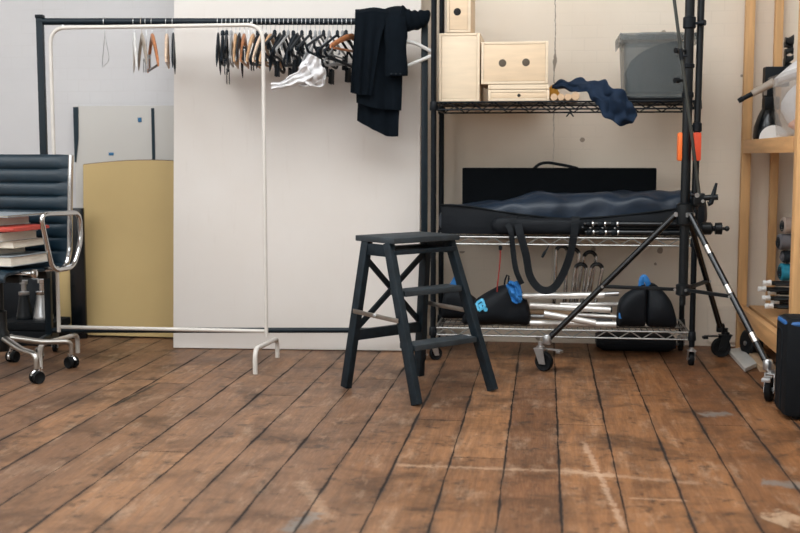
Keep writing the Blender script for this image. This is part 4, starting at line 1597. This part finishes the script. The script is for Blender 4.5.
# sandbags
ysb = 5.14
bt = [(616, 318), (618, 302), (624, 292), (634, 287), (642, 284), (650, 283.5), (656, 286), (664, 291), (670, 301), (675, 314), (677, 322)]
sbg = thing('sandbag', 'pair of joined black sandbag lobes with a blue handle on the bottom shelf', 'sandbag', (at_y(646, 330, ysb).x, ysb, ZS))
for j, (x0_, x1_) in enumerate(((616, 647), (645, 677))):
    st2 = []
    N = 14
    for i in range(N + 1):
        px = x0_ + (x1_ - x0_) * i / N
        tz = at_y(px, interp(bt, px), ysb).z
        e = 1 if 0 < i < N else .6
        st2.append((at_y(px, 310, ysb).x, ysb, (tz + ZS + .003) / 2, .075 * (.72 + .28 * math.sin(PI * (i + .5) / (N + 1))) * e, (tz - ZS - .003) / 2 * e))
    obj('lobe', MB().loft(st2, 22, expo=2.8, nz=.014, nsc=13, seed=j * 3.1), 'nylon', sbg, True, subsurf=1)
obj('handle', MB().tube(smooth_path([at_y(641, 290, 5.13), at_y(641.5, 281, 5.12), at_y(644, 277, 5.12), at_y(647, 281, 5.12), at_y(649, 287, 5.13)], 5), .013, 10, flat=.4, up=V((0, -1, 0))), 'blue_cloth', sbg, True, label='blue webbing handle')
p_ = at_y(620.5, 315.5, 5.09)
obj('tag', MB().box((p_.x, p_.y, p_.z), (.018, .03, .026), bevel=.004), 'blue_cloth', sbg, True, label='small blue tag')

p_, q_ = at_y(596, 345, 5.45), at_y(674, 345, 5.45)  # added black form standing in for the dark band under the shelving
fb = thing('added_dark_form', 'flat black form added for the dark band under the right half of the wire shelving', 'bag', ((p_.x + q_.x) / 2, 5.455, 0))
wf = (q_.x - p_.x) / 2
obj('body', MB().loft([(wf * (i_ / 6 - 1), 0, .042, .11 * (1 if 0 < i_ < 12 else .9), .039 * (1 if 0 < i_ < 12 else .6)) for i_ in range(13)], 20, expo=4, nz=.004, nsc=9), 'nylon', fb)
obj('zip', MB().tube([(-wf * .9, -.110, .046), (0, -.112, .046), (wf * .9, -.110, .046)], .003, 6), 'strap', fb)  # thin strip along the front of the added form

# ------------------------------------------------------------------ rolling light stand
base = V((.578, 4.812, 0))
ls = thing('light_stand', 'tall black rolling light stand with three braced legs before the shelving', 'light stand', base)
ZH = .685


def wp(v):
    return v - base


obj('pole', MB().rod((0, 0, .355), (0, 0, 1.95), .0195, 18).rod((0, 0, .30), (0, 0, .36), .012, 14), 'black_metal', ls)
for z, r_, h_ in ((1.44, .026, .05), (1.28, .025, .02), (1.16, .024, .025)):
    obj('collar', MB().lathe([(.0196, z), (r_, z + .004), (r_, z + h_ - .004), (.0196, z + h_)], None, 18), 'black_plastic', ls)
for z, s in ((1.46, 1), (1.35, -1), (1.23, -1)):
    obj('knob', MB().rod((s * .018, -.012, z), (s * .045, -.03, z), .006, 10).rod((s * .04, -.027, z), (s * .058, -.038, z), .012, 12), 'black_plastic', ls)
hub = obj('hub', MB().lathe([(.0197, ZH - .05), (.034, ZH - .045), (.036, ZH - .01), (.034, ZH + .035), (.0197, ZH + .045)], None, 18), 'black_metal', ls)
obj('hub', MB().lathe([(.0197, .34), (.03, .345), (.03, .385), (.0197, .39)], None, 18), 'black_metal', ls)
feet = [at_z(544, 371), at_z(769, 401), at_z(720.5, 357)]
for i, f_ in enumerate(feet):
    dv = V((f_.x - base.x, f_.y - base.y, 0))
    Ld = dv.length
    dn = dv / Ld
    pt = dn * .036 + V((0, 0, ZH - .005))
    pb_ = dn * (Ld - .012) + V((0, 0, .135))
    lg = obj('leg', MB().rod(pt, pb_, .0125, 14), 'gloss_black', ls)
    pv = dn.cross(V((0, 0, 1)))
    obj('pivot', MB().rod(pt - pv * .018, pt + pv * .018, .010, 12), 'steel', lg)
    tmid = (.372 - pt.z) / (pb_.z - pt.z)
    pm = pt + (pb_ - pt) * tmid
    sp_ = obj('spreader', MB().beam(dn * .028 + V((0, 0, .366)), pm - dn * .004, .018, .014, up=V((0, 0, 1))), 'black_metal', ls)
    obj('bolt', MB().rod(pm - pv * .017, pm + pv * .017, .006, 10), 'steel', sp_)
    obj('bolt', MB().rod(dn * .034 + V((0, 0, .366)) - pv * .014, dn * .034 + V((0, 0, .366)) + pv * .014, .006, 10), 'steel', sp_)
    if i == 1:  # highlight on the right leg painted as pale bands
        for tt in (.25, .52, .83):
            pq = pt + (pb_ - pt) * tt
            obj('leg_highlight', MB().tube([pq - (pb_ - pt).normalized() * .02, pq + (pb_ - pt).normalized() * .02], .0128, 14), 'alu', lg, label='pale band painted as a highlight')
    ang = (2.6, 1.2, .2)[i]
    ck = caster(ls, 'caster', (f_.x - base.x, f_.y - base.y, 0), ang, r=(.042, .046, .045)[i], w=.026, body='steel' if i < 2 else 'black_metal')
    T = Matrix.Translation((f_.x - base.x, f_.y - base.y, 0)) @ Matrix.Rotation(ang, 4, 'Z')
    obj('brake_lever', MB().box((-.045, 0, .098), (.06, .028, .005), T @ Matrix.Rotation(0, 4, 'Y'), bevel=.001).box((-.075, 0, .092), (.02, .032, .012), T, bevel=.002), 'steel' if i < 2 else 'black_plastic', ck)
    obj('socket', MB().lathe([(.017, .118), (.019, .122), (.019, .15), (.014, .158)], Matrix.Translation(pb_ * 1.0 - V((0, 0, .135))), 14), 'steel' if i != 2 else 'black_metal', lg)
# folded boom beside the pole
b0 = V((.617, 4.818, .70)) - base
b1 = V((.628, 4.818, 1.95)) - base
obj('boom_arm', MB().rod(b0, b1, .0135, 14), 'black_metal', ls)
for z in (1.04, .73):
    mb = MB()
    t = (z - b0.z) / (b1.z - b0.z)
    c_ = b0 + (b1 - b0) * t
    mb.lathe([(.0137, z - .02), (.019, z - .016), (.019, z + .016), (.0137, z + .02)], Matrix.Translation((c_.x, c_.y, 0)), 14)
    mb.box(((c_.x + .012) / 2, 0.003, z), (abs(c_.x), .012, .02))
    obj('boom_clamp', mb, 'black_plastic', ls)
r0 = at_y(699.5, 196, 4.745) - base
r1 = at_y(671, -25, 4.73) - base
rd = obj('strut', MB().rod(r0, r1, .0068, 12), 'strut', ls, label='thin grey-green diagonal strut')
p_ = r0 + (r1 - r0) * .62
obj('strut_sleeve', MB().rod(p_, p_ + (r1 - r0) * .05, .0095, 12).rod(p_ + (r1 - r0) * .02, p_ + (r1 - r0) * .02 + V((.02, -.012, -.004)), .005, 8), 'black_plastic', rd)
# clamp head with ratchet lever
c0 = at_y(699, 198, 4.75) - base
mb = MB().box(c0 + V((0, .02, -.005)), (.05, .05, .05), bevel=.008).rod(c0 + V((.02, .0, 0)), c0 + V((.075, -.005, .004)), .012, 12).rod(c0 + V((-.035, .0, .012)), c0 + V((.01, 0, .012)), .008, 10)
ch_ = obj('clamp_head', mb, 'black_metal', ls)
lv0, lv1 = at_y(711, 203, 4.745) - base, at_y(716.5, 183, 4.745) - base
obj('ratchet_lever', MB().tube([lv0 - V((.012, 0, .004)), lv0, (lv0 + lv1) / 2, lv1], [.011, .010, .009, .005], 12), 'black_plastic', ch_)
obj('bolt', MB().rod(c0 + V((-.012, -.03, .012)), c0 + V((-.012, -.012, .012)), .010, 12).rod(c0 + V((.012, -.028, -.012)), c0 + V((.012, -.01, -.012)), .007, 10), 'chrome', ch_)
# orange grips clamped round the poles
for px0, px1, mm, yy, lb_ in ((677, 684.5, 'orange', 4.83, 'orange grip'), (692.5, 701, 'orange_red', 4.795, 'red-orange grip')):
    p_, q_ = at_y(px0, 161, yy), at_y(px1, 132.5, yy)
    obj('grip', MB().box(((p_.x + q_.x) / 2 - base.x, yy - base.y, (p_.z + q_.z) / 2), (q_.x - p_.x, .05, q_.z - p_.z), bevel=.008), mm, ls, label=lb_)

# ------------------------------------------------------------------ office chair
chair = thing('office_chair', 'black ribbed leather office chair with chrome arms, books on its seat', 'office chair', (-2.275, 4.48, 0), R(-12))
RC = .30
for k in range(5):
    a_ = R(-36 + 72 * k) - R(-12)
    dn = V((math.cos(a_), math.sin(a_), 0))
    pts = fillet([dn * .03 + V((0, 0, .155)), dn * .16 + V((0, 0, .125)), dn * (RC - .012) + V((0, 0, .118)), dn * (RC - .012) + V((0, 0, .06))], .035, 6)
    lg = obj('leg', MB().tube(pts, [.0175 - .006 * i / len(pts) for i in range(len(pts))], 12, flat=.8), 'alu', chair)
    cs = caster(chair, 'caster', (dn.x * (RC - .012 - .0), dn.y * (RC - .012), 0), a_ + PI / 2 + .5 * k, r=.026, w=.022, body='chrome', twin=True)
obj('column', MB().lathe([(.028, .10), (.032, .115), (.032, .18), (.024, .19), (.024, .27), (.014, .275), (.014, .40), (.03, .405), (.03, .42)], None, 18), 'black_metal', chair)
obj('tilt_mechanism', MB().box((0, 0, .415), (.16, .22, .03), bevel=.008).beam((-.2, .06, .425), (.2, .06, .425), .02, .03).beam((-.2, -.12, .425), (.2, -.12, .425), .02, .03), 'black_metal', chair)
# sling: profile from seat front to top of back (y, z)
prof = smooth_path([(0, -.235, .425), (0, -.215, .452), (0, -.08, .455), (0, .06, .447), (0, .14, .452), (0, .178, .50), (0, .188, .58), (0, .196, .72), (0, .204, .85), (0, .212, .925)], 12)
# resample by length
cum = [0]
for p_, q_ in zip(prof, prof[1:]):
    cum.append(cum[-1] + (q_ - p_).length)
LT = cum[-1]


def prof_at(s):
    s = max(0, min(LT, s))
    for i in range(len(cum) - 1):
        if s <= cum[i + 1]:
            t = (s - cum[i]) / max(1e-6, cum[i + 1] - cum[i])
            return prof[i].lerp(prof[i + 1], t), (prof[i + 1] - prof[i]).normalized()
    return prof[-1], (prof[-1] - prof[-2]).normalized()


NR = 15
HWc = .213


def sling(u, v):
    p_, tg = prof_at(u * LT)
    nr = V((0, tg.z, -tg.y))
    ph = (u * NR) % 1.0
    bul = abs(math.sin(PI * ph)) ** .45 * .011
    x = (v - .5) * 2 * HWc
    e = 1 - abs((v - .5) * 2) ** 8
    sag = -.012 * (1 - (2 * v - 1) ** 2)
    return p_ + V((x, 0, 0)) - nr * (bul * e + sag * .4)


obj('seat_and_back', MB().sheet(sling, NR * 8, 16, .012), 'leather', chair, smooth=60)
for s in (-1, 1):
    rp = [prof_at(LT * i / 50)[0] + V((s * (HWc + .009), 0, 0)) for i in range(22, 51)]
    obj('side_rail', MB().tube(rp, .011, 8, flat=1.0), 'chrome', chair)
    xa = s * .272
    lp = fillet([(xa, -.005, .45), (xa, -.04, .56), (xa, -.075, .688), (xa, .19, .682), (xa, .195, .56), (xa, .135, .452)], .045, 6, closed=True)
    obj('armrest', MB().tube(lp, .0105, 10, closed=True), 'chrome', chair)
    obj('arm_bracket', MB().rod((s * .2, .03, .449), (xa, .03, .4565), .010, 10), 'chrome', chair)
ob = obj('side_knob', MB().rod((.19, -.14, .452), (.275, -.14, .452), .008, 10).lathe([(.014, 0), (.017, .004), (.017, .014), (.01, .018)], Matrix.Translation((.275, -.14, .452)) @ Matrix.Rotation(PI / 2, 4, 'Y'), 14), 'chrome', chair)

# books on the seat
cm = Matrix.Translation((-2.275, 4.48, 0)) @ Matrix.Rotation(R(-12), 4, 'Z')
zk = .481
bk = [  # width, depth, thickness, dx, dy, yaw, cover, label
    (.40, .27, .040, .008, -.06, 2, 'cover_grey', 'wide grey book at the very bottom of the pile on the office chair', 'book'),
    (.30, .25, .030, -.05, -.07, -3, 'cover_white', 'white-spined book second from the bottom of the pile on the chair', 'book'),
    (.37, .25, .026, .008, -.05, 5, 'cover_tan', 'tan book in the middle of the pile, below the red folder', 'book'),
    (.33, .24, .034, -.01, -.06, -2, 'cover_white', 'white hardback directly under the red folder on the chair', 'book'),
    (.38, .26, .026, .012, -.055, 4, 'cover_red', 'red folder bulging out of the pile on the office chair', 'folder'),
    (.30, .24, .034, -.03, -.06, -4, 'cover_white', 'white book lying on top of the red folder', 'book'),
    (.36, .25, .010, .0, -.05, 3, 'cover_grey', 'thin grey magazine on the very top of the pile on the chair', 'magazine'),
]
for w_, d_, t_, dx, dy, yw, mm, lab, cat in bk:
    loc = cm @ V((dx, dy, 0))
    t = thing(cat, lab, cat, (loc.x, loc.y, zk), R(-12 + yw), 'books piled on the chair')
    cv = MB().box((0, 0, .0012), (w_, d_, .0024), bevel=.0005).box((0, 0, t_ - .0012), (w_, d_, .0024), bevel=.0005)
    if cat == 'folder':
        cv = MB().loft([((i_ / 12 - .5) * w_, 0, t_ / 2, d_ / 2, t_ * (.49 if 0 < i_ < 12 else .34) * (1 - .12 * abs(math.sin(i_ * .9)))) for i_ in range(13)], 24, expo=5)
    elif cat == 'book':
        cv.box((-w_ / 2 + .0015, 0, t_ / 2), (.003, d_, t_))
    obj('cover', cv, mm, t)
    if cat != 'folder':
        obj('pages', MB().box((.001, 0, t_ / 2), (w_ - .012, d_ - .008, t_ - .0052 if cat != 'folder' else t_ * .35)), 'paper', t)
    zk += t_ + .0008

# ------------------------------------------------------------------ timber shelf unit at the right wall
FX, BX = .922, 1.54
wu_ = thing('timber_shelf_unit', 'raw pine timber shelf unit along the right wall', 'shelf unit', (1.25, 4.95, 0))
for x, y, w1, w2 in ((FX + .02, 5.545, .042, .042), (FX + .022, 4.38, .044, .05), (1.078, 5.57, .036, .04), (BX - .02, 4.40, .04, .05), (BX - .02, 5.545, .04, .042)):
    obj('post', MB().box((x, y, 1.24), (w1, w2, 2.48), bevel=.003), 'pine', wu_, True)
RZ = .966
obj('rail', MB().box((FX + .018, 4.972, RZ), (.034, 1.09, .062), bevel=.002), 'pine_y', wu_, True)
obj('shelf_board', MB().box(((FX + BX) / 2 + .02, 4.972, RZ + .022), (BX - FX - .06, 1.09, .018), bevel=.002), 'pine_y', wu_, True)
obj('rail', MB().box((FX + .018, 4.972, .175), (.034, 1.09, .075), bevel=.002), 'pine_y', wu_, True)
obj('shelf_board', MB().box(((FX + BX) / 2 + .02, 4.972, .205), (BX - FX - .06, 1.09, .018), bevel=.002), 'pine_y', wu_, True)
ZU = RZ + .032
ZL = .2145
# upper shelf: clear tub, its contents, black gear, handle
tu = thing('clear_tub', 'frosted clear plastic tub on the upper timber shelf', 'storage tub', (1.18, 4.92, ZU))
obj('tub_body', tub_mb(.36, .40, .52, .56, .255, .003), 'tub_clear', tu)
obj('lid', MB().box((0, 0, .262), (.42, .58, .012), bevel=.004), 'tub_clear', tu)
o = obj('white_packet', MB().loft([(1.005 + .02 * i, 5.06, ZU + .135, .06 * math.sin(PI * (i + .6) / 8.2), .105 * math.sin(PI * (i + .6) / 8.2)) for i in range(8)], 16, nz=.01, nsc=20), 'gauze')
tag(o, 'white plastic packet inside the frosted clear tub', 'packet')
o = obj('peach_packet', MB().loft([(1.005 + .02 * i, 4.92, ZU + .055, .07 * math.sin(PI * (i + .6) / 9.2), .04 * math.sin(PI * (i + .6) / 9.2)) for i in range(9)], 16, nz=.008, nsc=24), 'peach')
tag(o, 'peach-coloured packet low inside the frosted clear tub', 'packet')
o = obj('blue_packet', MB().loft([(1.005 + .02 * i, 4.78, ZU + .12, .045 * math.sin(PI * (i + .6) / 8.2), .09 * math.sin(PI * (i + .6) / 8.2)) for i in range(8)], 16, nz=.008, nsc=24), 'slate')
tag(o, 'slate-blue packet inside the frosted clear tub', 'packet')
# black gear with glossy round body
gy = 5.42
cx = at_y(768, 120, gy).x
gg = thing('studio_lamp', 'black studio lamp head with glossy rounded shade on the upper timber shelf', 'lamp', (cx, gy, ZU))
ht = at_y(768, 67, gy).z - ZU
obj('shade', MB().lathe([(.062, 0), (.066, .01), (.062, .06), (.045, .11), (.03, .14)], None, 22), 'gloss_black', gg)
mb = MB().box((.01, 0, .165), (.07, .07, .06), bevel=.01).box((.0, 0, .215), (.05, .06, .05), bevel=.008).box((.03, 0, ht - .045), (.11, .06, .09), bevel=.006)
obj('housing', mb, 'black_plastic', gg)
mb = MB()
for k in range(6):
    mb.loft([(.06 + .012 * i, -.02 + .01 * math.sin(k * 2), ht - .02 + .14 * (k / 5) + .008 * math.sin(k * 1.9 + i), .018, .018 + .006 * math.sin(k + i)) for i in range(4)], 10)
obj('bracket', mb, 'black_metal', gg)
obj('latch', MB().box((-.022, -.032, ht - .105), (.014, .008, .05), bevel=.002), 'steel', gg)
dc = at_y(773.5, 139, 5.31)
half = [(.062 * math.cos(PI * k_ / 16), .062 * math.sin(PI * k_ / 16)) for k_ in range(17)]
dsk = obj('white_half_disc', MB().prism(half, .012, Matrix.Translation((dc.x, 5.31, ZU + .001)) @ Matrix.Rotation(-.15, 4, 'Z')), 'white_plastic')
tag(dsk, 'white half-round plate standing before the glossy lamp shade on the timber shelf', 'plate')
# handle rod
p_, q_ = at_y(738.5, 101, 5.29), at_y(774, 82, 5.29)
hr_ = thing('handle_rod', 'pale rod with a black end sticking out over the timber shelf edge', 'rod', ((p_ + q_) / 2).to_tuple())
v_ = (q_ - p_)
obj('shaft', MB().tube([p_ + v_ * .38, p_ + v_ * .75, q_], [.015, .017, .019], 14), 'hanger_taupe', hr_, True)
obj('tip', MB().tube([p_, p_ + v_ * .12, p_ + v_ * .13, p_ + v_ * .4], [.011, .0125, .010, .0115], 14), 'black_plastic', hr_, True)
o = obj('wrapped_sheet', MB().loft([(q_.x + .0 + .03 * i, 5.255, q_.z - .002 + .018 * i, .035 + .006 * i, .02 + .008 * i) for i in range(5)], 14, nz=.008, nsc=20), 'gauze')
tag(o, 'crumpled clear plastic wrap on top of the frosted tub end', 'wrap')

# lower shelf: folded light stands, mats
GS = 'folded light stands on the lower timber shelf'
k = 0
for (px, py, mm) in ((763, 283, 0), (758, 289, 1), (768, 292, 2), (762, 298, 3), (771, 302, 4), (765, 306, 5)):
    y = 5.12 + .055 * ((k * 2) % 5)
    p_ = at_y(px, py, y)
    p_.x = max(p_.x, FX - .02)
    z = max(p_.z, ZL + .02)
    lab = ['highest', 'second highest', 'third highest', 'fourth highest', 'second lowest', 'lowest'][k]
    t = thing('folded_stand', 'folded black stand with white knob on the lower timber shelf, %s' % lab, 'light stand', (p_.x + .25, y, z), 0, GS)
    xe = 1.50
    zs_ = z - .0
    obj('tubes', MB().rod((p_.x + .03, y, z), (xe, y - .0, zs_), .010, 10).rod((p_.x + .05, y + .017, z - .004), (xe, y + .017, zs_ - .004), .0065, 8).rod((p_.x + .05, y - .016, z - .004), (xe, y - .016, zs_ - .004), .0065, 8), 'gloss_black', t, True)
    obj('end_knob', MB().rod((p_.x, y, z), (p_.x + .035, y, z), .0115, 12).rod((p_.x + .018, y, z), (p_.x + .018, y - .024, z + .008), .0075, 10).rod((p_.x + .03, y, z), (p_.x + .034, y + .02, z + .008), .006, 10), 'white_plastic', t, True, label='white end knob')
    k += 1
ym = 5.24
zz = at_y(787, 281, ym).z
GM = 'rolled mats on the lower timber shelf'
for (py0, py1, px, mm, lab) in ((263, 281, 779.5, 'mat_teal', 'teal rolled mat, lowest of the rolls on the timber shelf'), (250, 263, 782, 'mat_black', 'black rolled mat between the grey and teal rolls'),
                                (233.5, 250, 778, 'mat_grey', 'dark grey rolled mat below the beige roll'), (217, 233.5, 782, 'mat_beige', 'beige-grey rolled mat on top of the rolls')):
    p_, q_ = at_y(px, py1, ym), at_y(px, py0, ym)
    hh = (q_.z - p_.z)
    cz = (p_.z + q_.z) / 2
    t = thing('rolled_mat', lab, 'mat', (p_.x + .2, ym + .01, p_.z), 0, GM)
    sp_pts = []
    X0 = max(p_.x, 1.0)
    obj('roll', MB().loft([(X0, ym, cz, .05, hh * .40), (X0 + .006, ym, cz, .057, hh * .485), (X0 + .2, ym, cz, .058, hh * .49), (1.50, ym, cz, .057, hh * .485)], 24, expo=2.2), mm, t, True)
    sp_ = [V((X0 - .001, ym + math.cos(a_) * .045 * a_ / (6 * PI), cz + math.sin(a_) * hh * .36 * a_ / (6 * PI))) for a_ in [6 * PI * (i + 3) / 63 for i in range(61)]]
    obj('spiral_edge', MB().tube(sp_, .0025, 6), 'mat_black' if mm != 'mat_black' else 'mat_grey', t, True)

# things on the floor at the right
sc_ = thing('suitcase', 'black fabric suitcase with blue piping in the right corner of the room', 'suitcase', (1.037, 4.11, 0))
SWX, SWY, SHZ = .40, .185, .362
obj('body', MB().box((0, 0, .012 + (SHZ - .02) / 2), (SWX, SWY, SHZ - .02), bevel=.022), 'suit', sc_)
rp = fillet([(-SWX / 2 + .008, -SWY / 2 + .008, SHZ - .022), (SWX / 2 - .008, -SWY / 2 + .008, SHZ - .022), (SWX / 2 - .008, SWY / 2 - .008, SHZ - .022), (-SWX / 2 + .008, SWY / 2 - .008, SHZ - .022)], .03, 5, closed=True)
obj('piping', MB().tube(rp, .010, 8, closed=True), 'blue_trim', sc_, label='blue piping')
obj('top_panel', MB().box((0, 0, SHZ - .012), (SWX - .04, SWY - .04, .014), bevel=.005), 'suit', sc_)
obj('zip', MB().tube(fillet([(-SWX / 2 - .001, -.03, .03), (-SWX / 2 - .001, -.03, SHZ - .05), (-SWX / 2 - .001, .05, SHZ - .05), (-SWX / 2 - .001, .05, .03)], .02, 5), .003, 6), 'strap', sc_)
for sx_ in (-1, 1):
    for sy_ in (-1, 1):
        obj('foot', MB().lathe([(.012, 0), (.014, .004), (.012, .016)], Matrix.Translation((sx_ * (SWX / 2 - .05), sy_ * (SWY / 2 - .04), 0)), 12), 'rubber', sc_)
# laminate strip and plank on the floor
pl = [at_z(727.5, 353.5), at_z(741, 351.5), at_z(757, 367.5), at_z(745, 373)]
mb = MB()
vs = [V((p_.x, p_.y, 0.026)) for p_ in pl] + [V((p_.x, p_.y, 0.042)) for p_ in pl]
sh_ = pl[0] - pl[3]
mb.add(vs, [(0, 1, 2, 3), (7, 6, 5, 4), (0, 4, 5, 1), (1, 5, 6, 2), (2, 6, 7, 3), (3, 7, 4, 0)])
o = obj('laminate_strip', mb, 'white_board_strip', smooth=0)
for v_ in o.data.vertices:
    pass
tag(o, 'short white laminate strip lying on the floor by the light stand', 'board offcut')
o.location.z = .004
pl = [at_z(749, 358), at_z(756, 356.5), at_z(776, 371), at_z(760, 372)]
mb = MB()
vs = [V((p_.x, p_.y, 0.0)) for p_ in pl] + [V((p_.x, p_.y, 0.022)) for p_ in pl]
mb.add(vs, [(0, 1, 2, 3), (7, 6, 5, 4), (0, 4, 5, 1), (1, 5, 6, 2), (2, 6, 7, 3), (3, 7, 4, 0)])
o = obj('timber_offcut', mb, 'dowel', smooth=0)
tag(o, 'bare timber offcut on the floor under the lower timber shelf', 'board offcut')
# round black reel under the timber shelf
rl = thing('cable_reel', 'round black reel on the floor under the pine shelf', 'reel', (.955, 5.33, 0))
T = Matrix.Translation((0, 0, .062)) @ Matrix.Rotation(R(-72), 4, 'Z') @ Matrix.Rotation(PI / 2, 4, 'X')
obj('flange', MB().lathe([(.012, -.03), (.055, -.03), (.062, -.024), (.062, -.018), (.05, -.014), (.05, .014), (.062, .018), (.062, .024), (.055, .03), (.012, .03)], T, 28), 'black_plastic', rl)
obj('axle', MB().lathe([(.006, -.036), (.011, -.034), (.011, .034), (.006, .036)], T, 12), 'steel', rl)

# ------------------------------------------------------------------ view
SC.view_settings.view_transform = 'Standard'
SC.view_settings.look = 'None'
SC.view_settings.gamma = 1.0
SC.view_settings.use_curve_mapping = False
SC.view_settings.exposure = 0.0
try:
    SC.cycles.use_denoising = True
    SC.cycles.max_bounces = 10
    SC.cycles.transparent_max_bounces = 12
    SC.cycles.sample_clamp_indirect = 8
except Exception:
    pass
